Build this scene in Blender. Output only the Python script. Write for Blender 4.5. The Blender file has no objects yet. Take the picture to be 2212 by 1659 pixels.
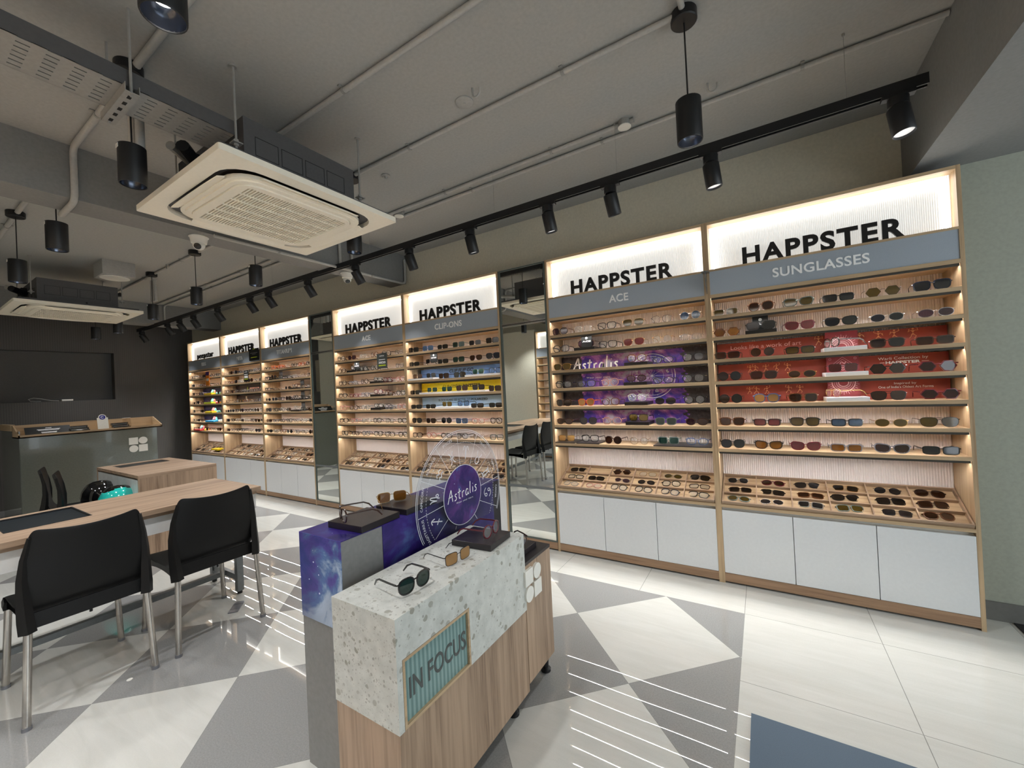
import bpy, math, random
from math import sin, cos, pi, radians as R, sqrt, atan2
from mathutils import Vector, Matrix

random.seed(7)
C = bpy.context.scene.collection
scn = bpy.context.scene

# ------------------------------------------------------------------ camera, world, light, exposure
def srgb(r, g, b):
    f = lambda c: (c/255/12.92 if c <= 10 else ((c/255+0.055)/1.055)**2.4)
    return (f(r), f(g), f(b), 1)

cam_d = bpy.data.cameras.new('camera'); cam = bpy.data.objects.new('camera', cam_d); C.objects.link(cam)
cam_d.sensor_width = 36; cam_d.lens = 871.943/2212*36; cam_d.clip_start = 0.02; cam_d.clip_end = 100
YAW, PIT, ROL = -0.5546, 0.0078, -0.0488
fw = Vector((sin(YAW)*cos(PIT), cos(YAW)*cos(PIT), sin(PIT)))
r0 = fw.cross(Vector((0, 0, 1))).normalized(); u0 = r0.cross(fw)
rt = r0*cos(ROL)+u0*sin(ROL); up = -r0*sin(ROL)+u0*cos(ROL)
M3 = Matrix((rt, up, -fw)).transposed()
cam.matrix_world = Matrix.Translation((0.2856, -2.9983, 1.3656)) @ M3.to_4x4()
scn.camera = cam
scn.view_settings.view_transform = 'Standard'; scn.view_settings.look = 'None'
scn.view_settings.gamma = 1; scn.view_settings.use_curve_mapping = False
scn.view_settings.exposure = 1.0
scn.cycles.max_bounces = 8; scn.cycles.diffuse_bounces = 4; scn.cycles.glossy_bounces = 4
scn.cycles.transparent_max_bounces = 16; scn.cycles.transmission_bounces = 4
scn.cycles.caustics_reflective = False; scn.cycles.caustics_refractive = False
scn.cycles.sample_clamp_indirect = 10; scn.cycles.use_light_tree = True

W = bpy.data.worlds.new('world'); scn.world = W; W.use_nodes = True
W.node_tree.nodes['Background'].inputs[0].default_value = (0.80, 0.92, 1.0, 1)
W.node_tree.nodes['Background'].inputs[1].default_value = 0.5

def area(name, loc, rot, sx, sy, power, col):
    l = bpy.data.lights.new(name, 'AREA'); l.shape = 'RECTANGLE'; l.size = sx; l.size_y = sy
    l.energy = power; l.color = col
    o = bpy.data.objects.new(name, l); C.objects.link(o); o.location = loc; o.rotation_euler = rot
    return o
# daylight entering through the open glazed shop front to the right of the camera
DAY = area('shop_front_daylight', (3.55, -2.0, 1.35), (0, R(90), 0), 2.2, 3.4, 26, (0.88, 0.96, 1.0))
def spot(name, loc, tgt, power, col, size=R(60), blend=.6, rad=.03):
    l = bpy.data.lights.new(name, 'SPOT'); l.energy = power; l.color = col; l.spot_size = size
    l.spot_blend = blend; l.shadow_soft_size = rad
    o = bpy.data.objects.new(name, l); C.objects.link(o); o.location = loc
    d = Vector(tgt)-Vector(loc); o.rotation_euler = d.to_track_quat('-Z', 'Y').to_euler()
    return o
PEND_W, TRACK_W = 19, 8
LED_E, BOX_E, EDGE_E = 42.0, 0.20, 3.6

# ------------------------------------------------------------------ materials
MATS = {}
def newmat(name):
    m = bpy.data.materials.new(name); m.use_nodes = True
    nt = m.node_tree; return m, nt, nt.nodes['Principled BSDF']
def N(nt, t, **k):
    n = nt.nodes.new(t)
    for a, v in k.items(): setattr(n, a, v)
    return n
def math_(nt, op, a, b=None, c=None):
    n = nt.nodes.new('ShaderNodeMath'); n.operation = op
    for i, v in enumerate((a, b, c)):
        if v is None: continue
        if isinstance(v, (int, float)): n.inputs[i].default_value = v
        else: nt.links.new(v, n.inputs[i])
    return n.outputs[0]
def ramp(nt, fac, stops, interp='LINEAR'):
    n = nt.nodes.new('ShaderNodeValToRGB'); n.color_ramp.interpolation = interp
    cr = n.color_ramp
    while len(cr.elements) < len(stops): cr.elements.new(0.5)
    for e, (p, c) in zip(cr.elements, stops): e.position = p; e.color = c
    nt.links.new(fac, n.inputs[0]); return n.outputs[0]
def coords(nt, scale=(1, 1, 1), loc=(0, 0, 0), kind='Object', rot=(0, 0, 0)):
    tc = N(nt, 'ShaderNodeTexCoord'); mp = N(nt, 'ShaderNodeMapping')
    mp.inputs['Scale'].default_value = scale; mp.inputs['Location'].default_value = loc; mp.inputs['Rotation'].default_value = rot
    nt.links.new(tc.outputs[kind], mp.inputs[0]); return mp.outputs[0]
def noise(nt, vec, scale, detail=4, rough=.55, dist=0):
    n = N(nt, 'ShaderNodeTexNoise'); n.inputs['Scale'].default_value = scale; n.inputs['Detail'].default_value = detail
    n.inputs['Roughness'].default_value = rough; n.inputs['Distortion'].default_value = dist
    nt.links.new(vec, n.inputs['Vector']); return n.outputs['Fac']
def bump(nt, b, h, strength, dist=.01):
    n = N(nt, 'ShaderNodeBump'); n.inputs['Strength'].default_value = strength; n.inputs['Distance'].default_value = dist
    nt.links.new(h, n.inputs['Height']); nt.links.new(n.outputs[0], b.inputs['Normal'])
def mixc(nt, fac, a, b, mode='MIX'):
    n = N(nt, 'ShaderNodeMix', data_type='RGBA', blend_type=mode)
    for s, v in ((n.inputs[0], fac), (n.inputs[6], a), (n.inputs[7], b)):
        if isinstance(v, (int, float)): s.default_value = v
        elif isinstance(v, tuple): s.default_value = v
        else: nt.links.new(v, s)
    return n.outputs[2]

def plain(name, col, rough=.5, metal=0, spec=.5, grain=0.0, coat=0, gs=60):
    if name in MATS: return MATS[name]
    m, nt, b = newmat(name)
    v = coords(nt); nz = noise(nt, v, gs, 3)
    a = .06 if grain == 0 else grain
    c1 = tuple(x*(1-a) for x in col[:3])+(1,); c2 = tuple(min(1, x*(1+a)) for x in col[:3])+(1,)
    nt.links.new(ramp(nt, nz, [(.3, c1), (.7, c2)]), b.inputs['Base Color'])
    b.inputs['Roughness'].default_value = rough; b.inputs['Metallic'].default_value = metal
    b.inputs['Specular IOR Level'].default_value = spec; b.inputs['Coat Weight'].default_value = coat
    MATS[name] = m; return m
def emis(name, col, e):
    if name in MATS: return MATS[name]
    m, nt, b = newmat(name); b.inputs['Base Color'].default_value = (0.8, 0.8, 0.8, 1)
    b.inputs['Emission Color'].default_value = col; b.inputs['Emission Strength'].default_value = e
    MATS[name] = m; return m
def wood(name, axis, light, dark, rough=.45):
    m, nt, b = newmat(name)
    s = [38, 38, 38]; s[axis] = 1.6
    v = coords(nt, tuple(s)); n1 = noise(nt, v, 1.0, 6, .6, .6)
    s2 = [190, 190, 190]; s2[axis] = 5
    n2 = noise(nt, coords(nt, tuple(s2)), 1.0, 3, .6)
    s3 = [9, 9, 9]; s3[axis] = .5
    n3 = noise(nt, coords(nt, tuple(s3), (3, 5, 1)), 1.0, 3, .5)
    mx = math_(nt, 'ADD', math_(nt, 'MULTIPLY', n1, .55), math_(nt, 'ADD', math_(nt, 'MULTIPLY', n2, .2), math_(nt, 'MULTIPLY', n3, .3)))
    mid = tuple((light[i]*.62+dark[i]*.38) for i in range(3))+(1,)
    nt.links.new(ramp(nt, mx, [(.36, dark), (.46, mid), (.56, light), (.68, tuple(min(1, c*1.12) for c in light[:3])+(1,))]), b.inputs['Base Color'])
    b.inputs['Roughness'].default_value = rough
    bump(nt, b, n2, .12, .002)
    MATS[name] = m; return m
OAKL, OAKD = srgb(190, 164, 130), srgb(140, 110, 80)
OAK2L, OAK2D = srgb(172, 146, 122), srgb(108, 84, 66)
wood('oak_x', 0, OAKL, OAKD); wood('oak_y', 1, OAKL, OAKD); wood('oak_z', 2, OAKL, OAKD)
wood('walnut_x', 0, OAK2L, OAK2D); wood('walnut_y', 1, OAK2L, OAK2D); wood('walnut_z', 2, OAK2L, OAK2D)
wood('plinth_oak', 0, srgb(165, 132, 104), srgb(112, 84, 64))

def floor_mat():
    m, nt, b = newmat('floor_tiles')
    tc = N(nt, 'ShaderNodeTexCoord'); sp = N(nt, 'ShaderNodeSeparateXYZ'); nt.links.new(tc.outputs['Object'], sp.inputs[0])
    x, y = sp.outputs[0], sp.outputs[1]
    T = .59928*sqrt(2)
    u = math_(nt, 'DIVIDE', math_(nt, 'ADD', math_(nt, 'ADD', x, y), .636), T)
    v = math_(nt, 'DIVIDE', math_(nt, 'SUBTRACT', math_(nt, 'SUBTRACT', x, y), .055), T)
    fu, fv = math_(nt, 'FLOOR', u), math_(nt, 'FLOOR', v)
    par = math_(nt, 'PINGPONG', math_(nt, 'ADD', fu, fv), 1.0)     # 1 = cream
    inside = math_(nt, 'MULTIPLY', math_(nt, 'LESS_THAN', x, .139), math_(nt, 'LESS_THAN', y, -.348))
    grey = math_(nt, 'MULTIPLY', inside, math_(nt, 'SUBTRACT', 1.0, par))
    def line(c, w):
        f = math_(nt, 'ABSOLUTE', math_(nt, 'SUBTRACT', math_(nt, 'FRACT', c), .5))
        return math_(nt, 'GREATER_THAN', f, .5-w)
    gd = math_(nt, 'MAXIMUM', line(u, .0011), line(v, .0011))
    sx = math_(nt, 'DIVIDE', math_(nt, 'SUBTRACT', x, .139), .596); sy = math_(nt, 'DIVIDE', math_(nt, 'ADD', y, .348), .596)
    gs = math_(nt, 'MAXIMUM', line(sx, .0022), line(sy, .0022))
    grout = math_(nt, 'ADD', math_(nt, 'MULTIPLY', inside, gd), math_(nt, 'MULTIPLY', math_(nt, 'SUBTRACT', 1.0, inside), gs))
    sc = coords(nt, (1, 1, 1)); n1 = noise(nt, sc, 420, 2); n2 = noise(nt, coords(nt, (1.2, 9, 1)), 2.2, 5, .6, .8)
    n3 = noise(nt, sc, 170, 3, .7)
    k = math_(nt, 'ADD', math_(nt, 'MULTIPLY', n1, .4), math_(nt, 'MULTIPLY', n3, .6))
    cream = ramp(nt, math_(nt, 'ADD', math_(nt, 'MULTIPLY', n2, .6), math_(nt, 'MULTIPLY', k, .4)), [(.35, srgb(189, 189, 183)), (.65, srgb(200, 200, 195))])
    gr = ramp(nt, k, [(.36, srgb(132, 132, 131)), (.5, srgb(141, 141, 140)), (.64, srgb(151, 151, 149))])
    col = mixc(nt, grey, cream, gr); col = mixc(nt, math_(nt, 'MULTIPLY', grout, .7), col, srgb(92, 90, 84))
    nt.links.new(col, b.inputs['Base Color'])
    b.inputs['Roughness'].default_value = .012; b.inputs['Specular IOR Level'].default_value = .55
    # slightly domed tiles bend the reflections
    wv = noise(nt, sc, 1.3, 1, .4)
    bump(nt, b, wv, .035, .05)
    MATS['floor_tiles'] = m; return m
floor_mat()

def terrazzo():
    m, nt, b = newmat('terrazzo')
    v = coords(nt, (1, 1, 1)); nz = N(nt, 'ShaderNodeTexNoise'); nz.inputs['Scale'].default_value = 30
    nt.links.new(v, nz.inputs['Vector'])
    ad = N(nt, 'ShaderNodeVectorMath', operation='MULTIPLY_ADD'); nt.links.new(nz.outputs['Color'], ad.inputs[0])
    ad.inputs[1].default_value = (.012, .012, .012); nt.links.new(v, ad.inputs[2])
    base = ramp(nt, noise(nt, v, 25, 5), [(.3, srgb(190, 192, 186)), (.7, srgb(212, 213, 207))])
    out = base
    for sc, th, c1, c2 in ((40, .215, srgb(150, 148, 136), srgb(176, 176, 168)), (75, .19, srgb(158, 158, 151), srgb(182, 182, 175)), (150, .18, srgb(168, 168, 163), srgb(188, 188, 182))):
        vo = N(nt, 'ShaderNodeTexVoronoi'); vo.inputs['Scale'].default_value = sc; nt.links.new(ad.outputs[0], vo.inputs['Vector'])
        sp = N(nt, 'ShaderNodeSeparateColor'); nt.links.new(vo.outputs['Color'], sp.inputs[0])
        thr = math_(nt, 'MULTIPLY', sp.outputs[0], th*2)
        on = math_(nt, 'MULTIPLY', math_(nt, 'LESS_THAN', vo.outputs['Distance'], thr), math_(nt, 'GREATER_THAN', sp.outputs[1], .45))
        out = mixc(nt, on, out, mixc(nt, sp.outputs[2], c1, c2))
    nt.links.new(out, b.inputs['Base Color']); b.inputs['Roughness'].default_value = .32
    MATS['terrazzo'] = m
terrazzo()

def galaxy(name, stops, scale=3.0, stars=.9, seed=0, rough=.35, rock=False, sc=(1, 1, 1)):
    m, nt, b = newmat(name)
    v = coords(nt, sc, (seed, seed*.7, 0)); n = noise(nt, v, scale, 7, .62, .7)
    col = ramp(nt, n, stops)
    n2 = noise(nt, coords(nt, sc, (seed+5, 1, 2)), scale*.6, 3, .5, .3)
    col = mixc(nt, ramp(nt, n2, [(.42, (0, 0, 0, 1)), (.66, (.75, .75, .75, 1))]), col, srgb(28, 10, 92))
    vo = N(nt, 'ShaderNodeTexVoronoi'); vo.inputs['Scale'].default_value = 34; nt.links.new(coords(nt), vo.inputs['Vector'])
    sp = N(nt, 'ShaderNodeSeparateColor'); nt.links.new(vo.outputs['Color'], sp.inputs[0])
    on = math_(nt, 'LESS_THAN', vo.outputs['Distance'], math_(nt, 'MULTIPLY', math_(nt, 'POWER', sp.outputs[0], 2.6), .17))
    col = mixc(nt, math_(nt, 'MULTIPLY', on, stars), col, srgb(225, 232, 255))
    if rock:   # dark rocky opening printed round the picture, left and right of the poster
        s2 = N(nt, 'ShaderNodeSeparateXYZ'); tc = N(nt, 'ShaderNodeTexCoord'); nt.links.new(tc.outputs['Object'], s2.inputs[0])
        e = math_(nt, 'ABSOLUTE', s2.outputs[0]); wob = noise(nt, coords(nt), 9, 4)
        d = math_(nt, 'ADD', e, math_(nt, 'MULTIPLY', wob, .16))
        rk = ramp(nt, noise(nt, coords(nt), 40, 6, .7), [(.4, srgb(20, 16, 24)), (.62, srgb(52, 46, 54)), (.75, srgb(112, 102, 112))])
        col = mixc(nt, math_(nt, 'GREATER_THAN', d, .485), col, rk)
    nt.links.new(col, b.inputs['Base Color']); b.inputs['Roughness'].default_value = rough
    MATS[name] = m
galaxy('galaxy_front', [(.28, srgb(34, 28, 104)), (.40, srgb(34, 56, 138)), (.47, srgb(82, 68, 160)), (.54, srgb(84, 124, 180)), (.62, srgb(186, 206, 228))], 4.6, 1, 3.1)
galaxy('galaxy_side', [(.3, srgb(20, 14, 62)), (.45, srgb(34, 24, 96)), (.55, srgb(58, 38, 122)), (.66, srgb(70, 92, 150))], 4.2, .8, 6)
galaxy('galaxy_disc', [(.3, srgb(22, 14, 76)), (.45, srgb(34, 18, 96)), (.58, srgb(84, 40, 120)), (.66, srgb(60, 90, 150)), (.8, srgb(150, 110, 160))], 9, .5, 3)
galaxy('galaxy_poster', [(.28, srgb(26, 14, 84)), (.40, srgb(62, 42, 160)), (.46, srgb(130, 76, 174)), (.52, srgb(196, 132, 196)), (.60, srgb(226, 224, 244))], 5.0, .6, 4.3, rock=True)

P = plain
P('ceiling_grey', srgb(166, 166, 163), .85); P('beam_grey', srgb(132, 132, 131), .85); P('wall_cream', srgb(212, 207, 190), .8)
P('wall_sage', srgb(158, 162, 150), .8); P('dark_wall', srgb(86, 85, 84), .7); P('skirting_grey', srgb(108, 108, 105), .5)
P('white_door', srgb(222, 224, 226), .3, grain=.02); P('white_lam', srgb(226, 226, 224), .35, grain=.02); P('black_void', srgb(12, 12, 12), .8)
P('black_metal', srgb(16, 16, 18), .45); P('black_paint', srgb(14, 14, 16), .5); P('dark_profile', srgb(64, 60, 54), .45, .2)
P('flute_pink', srgb(240, 230, 226), .6, grain=.02); P('flute_white', srgb(228, 226, 220), .6, grain=.02)
P('header_grey', srgb(172, 182, 194), .3, .25, grain=.04, gs=300); P('letter_black', srgb(34, 32, 32), .3); P('letter_white', srgb(252, 252, 252), .5, grain=.01)
P('ac_cream', srgb(250, 243, 226), .5, grain=.02); P('ac_shade', srgb(150, 138, 118), .6); P('ac_dark', srgb(40, 37, 33), .6); P('duct_grey', srgb(82, 81, 82), .6)
P('galv', srgb(156, 155, 151), .5, .2); P('conduit_grey', srgb(176, 175, 171), .5); P('steel_leg', srgb(188, 184, 178), .24, .95); P('tube_grey', srgb(120, 124, 126), .4, .4)
P('chair_black', srgb(9, 9, 10), .5, spec=.35, grain=.08, gs=400); P('slab_black', srgb(34, 30, 34), .3, grain=.3, gs=30); P('pad_black', srgb(20, 19, 20), .35)
P('inlay_dark', srgb(34, 40, 44), .28); P('white_plastic', srgb(232, 230, 222), .4, grain=.02); P('mat_blue', srgb(88, 102, 116), .95, grain=.14, gs=500)
P('mat_black', srgb(22, 22, 24), .95); P('teal_gloss', srgb(40, 190, 178), .12, coat=.6); P('black_gloss', srgb(12, 12, 13), .1, coat=.5)
P('red_poster', srgb(146, 56, 40), .5, grain=.22, gs=7); P('red_card', srgb(132, 42, 48), .5); P('peach_ink', srgb(228, 160, 110), .6); P('pink_ink', srgb(226, 176, 176), .6)
P('blue_poster', srgb(120, 158, 216), .5, grain=.1, gs=4); P('yellow_poster', srgb(236, 212, 30), .5); P('sky_poster', srgb(160, 194, 228), .5, grain=.1, gs=4)
P('navy_poster', srgb(34, 36, 84), .5, grain=.3, gs=6); P('char_poster', srgb(52, 42, 46), .5, grain=.2, gs=5); P('ink_dark', srgb(24, 24, 30), .5)
P('white_acrylic', srgb(236, 240, 244), .2, grain=.02); P('sign_black', srgb(22, 24, 24), .4); P('sign_char', srgb(78, 82, 80), .4); P('lime', srgb(196, 214, 50), .5)
P('orange', srgb(238, 140, 36), .45); P('purple', srgb(70, 44, 120), .45); P('yellow', srgb(240, 206, 30), .45); P('sky_blue', srgb(40, 160, 220), .45); P('red', srgb(196, 40, 44), .45); P('mint', srgb(120, 210, 200), .45); P('pinkish', srgb(226, 120, 120), .45)
P('chrome', srgb(210, 210, 212), .12, 1.0); P('frame_green', srgb(98, 108, 104), .35, .5); P('blue_logo', srgb(40, 44, 140), .4); P('partition_grey', srgb(108, 112, 104), .12, coat=.4)
P('tray_floor', srgb(196, 162, 128), .5); P('kick_black', srgb(12, 10, 9), .8); P('plate_steel', srgb(140, 142, 148), .35, .7); P('concrete_white', srgb(206, 210, 210), .4, grain=.08, gs=14)
emis('led_white', (1, .98, .95, 1), LED_E); emis('lightbox_glow', (1, .985, .93, 1), BOX_E); emis('lightbox_edge', (1, .97, .9, 1), EDGE_E)
emis('lamp_led', (1, .98, .95, 1), 6); emis('lamp_rim', (1, .98, .95, 1), .35); P('reflector_metal', srgb(96, 102, 116), .2, .9)

def mirror_mat():
    m, nt, b = newmat('mirror_glass'); b.inputs['Base Color'].default_value = (.80, .83, .80, 1)
    b.inputs['Metallic'].default_value = 1; b.inputs['Roughness'].default_value = .008; MATS['mirror_glass'] = m
mirror_mat()
def glassy(name, tint, gl=.1, trans=.9, rough=.03, body=(.8, .8, .8, 1)):
    if name in MATS: return MATS[name]
    m, nt, b = newmat(name); out = nt.nodes['Material Output']
    tr = N(nt, 'ShaderNodeBsdfTransparent'); tr.inputs[0].default_value = tint
    b.inputs['Base Color'].default_value = body; b.inputs['Roughness'].default_value = rough
    b.inputs['Specular IOR Level'].default_value = gl*5
    mx = N(nt, 'ShaderNodeMixShader'); mx.inputs[0].default_value = trans
    nt.links.new(b.outputs[0], mx.inputs[1]); nt.links.new(tr.outputs[0], mx.inputs[2]); nt.links.new(mx.outputs[0], out.inputs[0])
    MATS[name] = m; return m
glassy('acrylic_clear', (.95, .96, .98, 1), .12, .90, body=(.10, .10, .12, 1))
glassy('acrylic_smoke', (.8, .82, .84, 1), .12, .6, body=(.3, .32, .34, 1))
glassy('etch_white', (1, 1, 1, 1), .05, .12, .5, (.78, .80, .84, 1))
glassy('panel_smoked', (.66, .70, .66, 1), .16, .55, .06, srgb(74, 78, 70))
def reeded():
    m, nt, b = newmat('reeded_teal')
    w = N(nt, 'ShaderNodeTexWave', wave_type='BANDS', bands_direction='Y', wave_profile='SIN'); w.inputs['Scale'].default_value = 18
    nt.links.new(coords(nt), w.inputs['Vector'])
    nt.links.new(ramp(nt, w.outputs['Fac'], [(.2, srgb(104, 134, 132)), (.8, srgb(136, 164, 160))]), b.inputs['Base Color'])
    b.inputs['Roughness'].default_value = .25; bump(nt, b, w.outputs['Fac'], .2, .003); MATS['reeded_teal'] = m
reeded()
def ribbed():
    m, nt, b = newmat('ribbed_dark')
    w = N(nt, 'ShaderNodeTexWave', wave_type='BANDS', bands_direction='Y', wave_profile='SIN'); w.inputs['Scale'].default_value = 13
    nt.links.new(coords(nt), w.inputs['Vector'])
    nt.links.new(ramp(nt, w.outputs['Fac'], [(.2, srgb(76, 73, 71)), (.8, srgb(84, 81, 78))]), b.inputs['Base Color'])
    b.inputs['Roughness'].default_value = .6; bump(nt, b, w.outputs['Fac'], .15, .003); MATS['ribbed_dark'] = m
ribbed()

# ------------------------------------------------------------------ mesh builder
class MB:
    def __init__(s): s.v = []; s.f = []; s.m = []; s.mats = []
    def mi(s, mat):
        if mat not in s.mats: s.mats.append(mat)
        return s.mats.index(mat)
    def add(s, vs, fs, mat):
        k = len(s.v); i = s.mi(mat); s.v += [tuple(v) for v in vs]
        for f in fs: s.f.append(tuple(k+j for j in f)); s.m.append(i)
        return s
    def box(s, x0, x1, y0, y1, z0, z1, mat='white_lam'):
        vs = [(x, y, z) for z in (z0, z1) for y in (y0, y1) for x in (x0, x1)]
        return s.add(vs, [(0, 2, 3, 1), (4, 5, 7, 6), (0, 1, 5, 4), (2, 6, 7, 3), (0, 4, 6, 2), (1, 3, 7, 5)], mat)
    def obox(s, c, sz, mt, mat):
        c = Vector(c); vs = [c+mt @ Vector((x*sz[0]/2, y*sz[1]/2, z*sz[2]/2)) for z in (-1, 1) for y in (-1, 1) for x in (-1, 1)]
        return s.add(vs, [(0, 2, 3, 1), (4, 5, 7, 6), (0, 1, 5, 4), (2, 6, 7, 3), (0, 4, 6, 2), (1, 3, 7, 5)], mat)
    def prism(s, pts, fn, d0, d1, mat):
        """pts: 2D outline, fn(a, b, d) -> point"""
        n = len(pts); vs = [fn(a, b, d0) for a, b in pts]+[fn(a, b, d1) for a, b in pts]
        fs = [tuple(range(n))[::-1], tuple(range(n, 2*n))]+[(i, (i+1) % n, n+(i+1) % n, n+i) for i in range(n)]
        return s.add(vs, fs, mat)
    def ring(s, po, pi_, fn, d0, d1, mat):
        n = len(po); vs = [fn(a, b, d0) for a, b in po]+[fn(a, b, d1) for a, b in po]+[fn(a, b, d0) for a, b in pi_]+[fn(a, b, d1) for a, b in pi_]
        fs = []
        for i in range(n):
            j = (i+1) % n
            fs += [(i, j, n+j, n+i), (2*n+j, 2*n+i, 3*n+i, 3*n+j), (j, i, 2*n+i, 2*n+j), (n+i, n+j, 3*n+j, 3*n+i)]
        return s.add(vs, fs, mat)
    def cyl(s, p0, p1, r0, mat, r1=None, n=16, caps=True):
        r1 = r0 if r1 is None else r1; p0 = Vector(p0); p1 = Vector(p1); d = (p1-p0).normalized()
        a = d.orthogonal().normalized(); b = d.cross(a)
        vs = [p+(a*cos(2*pi*i/n)+b*sin(2*pi*i/n))*r for p, r in ((p0, r0), (p1, r1)) for i in range(n)]
        fs = [(i, (i+1) % n, n+(i+1) % n, n+i) for i in range(n)]
        if caps: fs += [tuple(range(n))[::-1], tuple(range(n, 2*n))]
        return s.add(vs, fs, mat)
    def tube(s, pts, r, mat, n=8, sq=None):
        """sweep a round (or flat, sq=(w,h)) section along pts"""
        pts = [Vector(p) for p in pts]; vs = []; k = len(pts)
        prev = None
        for i, p in enumerate(pts):
            t = (pts[min(i+1, k-1)]-pts[max(i-1, 0)]).normalized()
            if prev is None:
                a = Vector((0, 0, 1)).cross(t)
                if a.length < .05: a = Vector((1, 0, 0)).cross(t)
            else: a = prev-t*prev.dot(t)
            a.normalize(); prev = a; b = t.cross(a)
            rr = r[i] if isinstance(r, (list, tuple)) else r
            if sq: vs += [p+a*x*sq[0]/2*rr+b*y*sq[1]/2*rr for x, y in ((-1, -1), (1, -1), (1, 1), (-1, 1))]
            else: vs += [p+(a*cos(2*pi*j/n)+b*sin(2*pi*j/n))*rr for j in range(n)]
        m = 4 if sq else n
        fs = [(i*m+j, i*m+(j+1) % m, (i+1)*m+(j+1) % m, (i+1)*m+j) for i in range(k-1) for j in range(m)]
        fs += [tuple(range(m))[::-1], tuple((k-1)*m+j for j in range(m))]
        return s.add(vs, fs, mat)
    def lathe(s, prof, c, mat, n=24, axis=None, caps=True):
        mt = axis or Matrix.Identity(3); c = Vector(c); k = len(prof)
        vs = [c+mt @ Vector((r*cos(2*pi*j/n), r*sin(2*pi*j/n), z)) for r, z in prof for j in range(n)]
        fs = [(i*n+j, i*n+(j+1) % n, (i+1)*n+(j+1) % n, (i+1)*n+j) for i in range(k-1) for j in range(n)]
        if caps: fs += [tuple(range(n))[::-1], tuple((k-1)*n+j for j in range(n))]
        return s.add(vs, fs, mat)
    def ribbon(s, line, w, fn, mat, closed=False):
        """a drawn stroke of width w along 2D points; fn(a, b) -> point"""
        p = [Vector(q) for q in line]; n = len(p)
        if n < 2: return s
        L = []; Rr = []
        for i in range(n):
            if closed: t = p[(i+1) % n]-p[i-1]
            else: t = p[min(i+1, n-1)]-p[max(i-1, 0)]
            if t.length < 1e-9: t = Vector((1, 0))
            t.normalize(); q = Vector((-t.y, t.x))*w/2; L.append(p[i]+q); Rr.append(p[i]-q)
        vs = [fn(*a) for a in L]+[fn(*a) for a in Rr]
        fs = [(i, n+i, n+(i+1) % n, (i+1) % n) for i in range(n if closed else n-1)]
        return s.add(vs, fs, mat)
    def xform(s, mt):
        s.v = [tuple(mt @ Vector(v)) for v in s.v]; return s
    def mesh(s, name, smooth=None):
        me = bpy.data.meshes.new(name); me.from_pydata(s.v, [], s.f)
        for mt in s.mats: me.materials.append(MATS[mt])
        me.polygons.foreach_set('material_index', s.m)
        if smooth:
            me.polygons.foreach_set('use_smooth', [True]*len(me.polygons)); me.set_sharp_from_angle(angle=R(smooth))
        me.update(); return me

def tag(o, label=None, cat=None, group=None, kind=None):
    for k, v in (('label', label), ('category', cat), ('group', group), ('kind', kind)):
        if v: o[k] = v
    return o
def thing(name, label, cat, loc=(0, 0, 0), rz=0, group=None):
    o = bpy.data.objects.new(name, None); C.objects.link(o); o.location = loc; o.rotation_euler = (0, 0, rz); o.empty_display_size = .05
    return tag(o, label, cat, group)
def world_loc(o):
    v = Vector(o.location); q = o.parent
    while q: v = v+Vector(q.location); q = q.parent
    return v
def part(name, mb, parent, smooth=None, world=True, label=None, bev=0):
    """world=True: the mesh was modelled in room coordinates; it is shifted onto its parent's origin"""
    if world and parent:
        w = world_loc(parent); mb.xform(Matrix.Translation(-w))
    o = bpy.data.objects.new(name, mb.mesh(name, smooth)); C.objects.link(o); o.parent = parent
    if label: o['label'] = label
    if bev:
        b = o.modifiers.new('bevel', 'BEVEL'); b.width = bev; b.segments = 2; b.limit_method = 'ANGLE'
    return o
def solo(name, mb, label, cat, group=None, smooth=None, loc=None, kind=None, bev=0):
    o = part(name, mb, None, smooth, bev=bev); tag(o, label, cat, group, kind)
    if loc:
        o.data.transform(Matrix.Translation(-Vector(loc))); o.location = loc
    return o
def struct(name, mb, smooth=None, bev=0):
    return tag(part(name, mb, None, smooth, bev=bev), kind='structure')
def dup(o, parent=None):
    c = o.copy(); C.objects.link(c); c.parent = parent
    for ch in list(o.children): dup(ch, c)
    return c

_tc = {}
def text_geo(body, size, off=0.0, shear=0.0, space=1.0, extr=0.0):
    k = (body, size, off, shear, space, extr)
    if k in _tc: return _tc[k]
    cu = bpy.data.curves.new('t', 'FONT'); cu.body = body; cu.size = size; cu.offset = off*size; cu.shear = shear
    cu.space_character = space; cu.align_x = 'CENTER'; cu.extrude = extr; cu.resolution_u = 4
    ob = bpy.data.objects.new('t', cu); C.objects.link(ob)
    dg = bpy.context.evaluated_depsgraph_get(); me = bpy.data.meshes.new_from_object(ob.evaluated_get(dg))
    vs = [tuple(v.co) for v in me.vertices]; fs = [tuple(p.vertices) for p in me.polygons]
    bpy.data.objects.remove(ob); bpy.data.curves.remove(cu); bpy.data.meshes.remove(me)
    _tc[k] = (vs, fs); return vs, fs
def put_text(mb, body, width, height, fn, mat, off=0.0, shear=0.0, extr=0.0, space=1.0, base=0.0, ang=0.0):
    """text scaled to width x height (cap height), centred at a=0, base line at b=base; fn(a, b, d)"""
    vs, fs = text_geo(body, 1.0, off, shear, space, 0.5 if extr else 0)
    xs = [v[0] for v in vs]; x0, x1 = min(xs), max(xs)
    cv, _ = text_geo('H', 1.0, off); ys = [v[1] for v in cv]; y0, y1 = min(ys), max(ys)
    sx = width/(x1-x0); sy = height/(y1-y0); out = []
    for x, y, z in vs:
        a = (x-(x0+x1)/2)*sx; b = (y-y0)*sy
        a, b = a*cos(ang)-b*sin(ang), a*sin(ang)+b*cos(ang)
        out.append(fn(a, b+base, z*2*extr))
    return mb.add(out, fs, mat)
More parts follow.
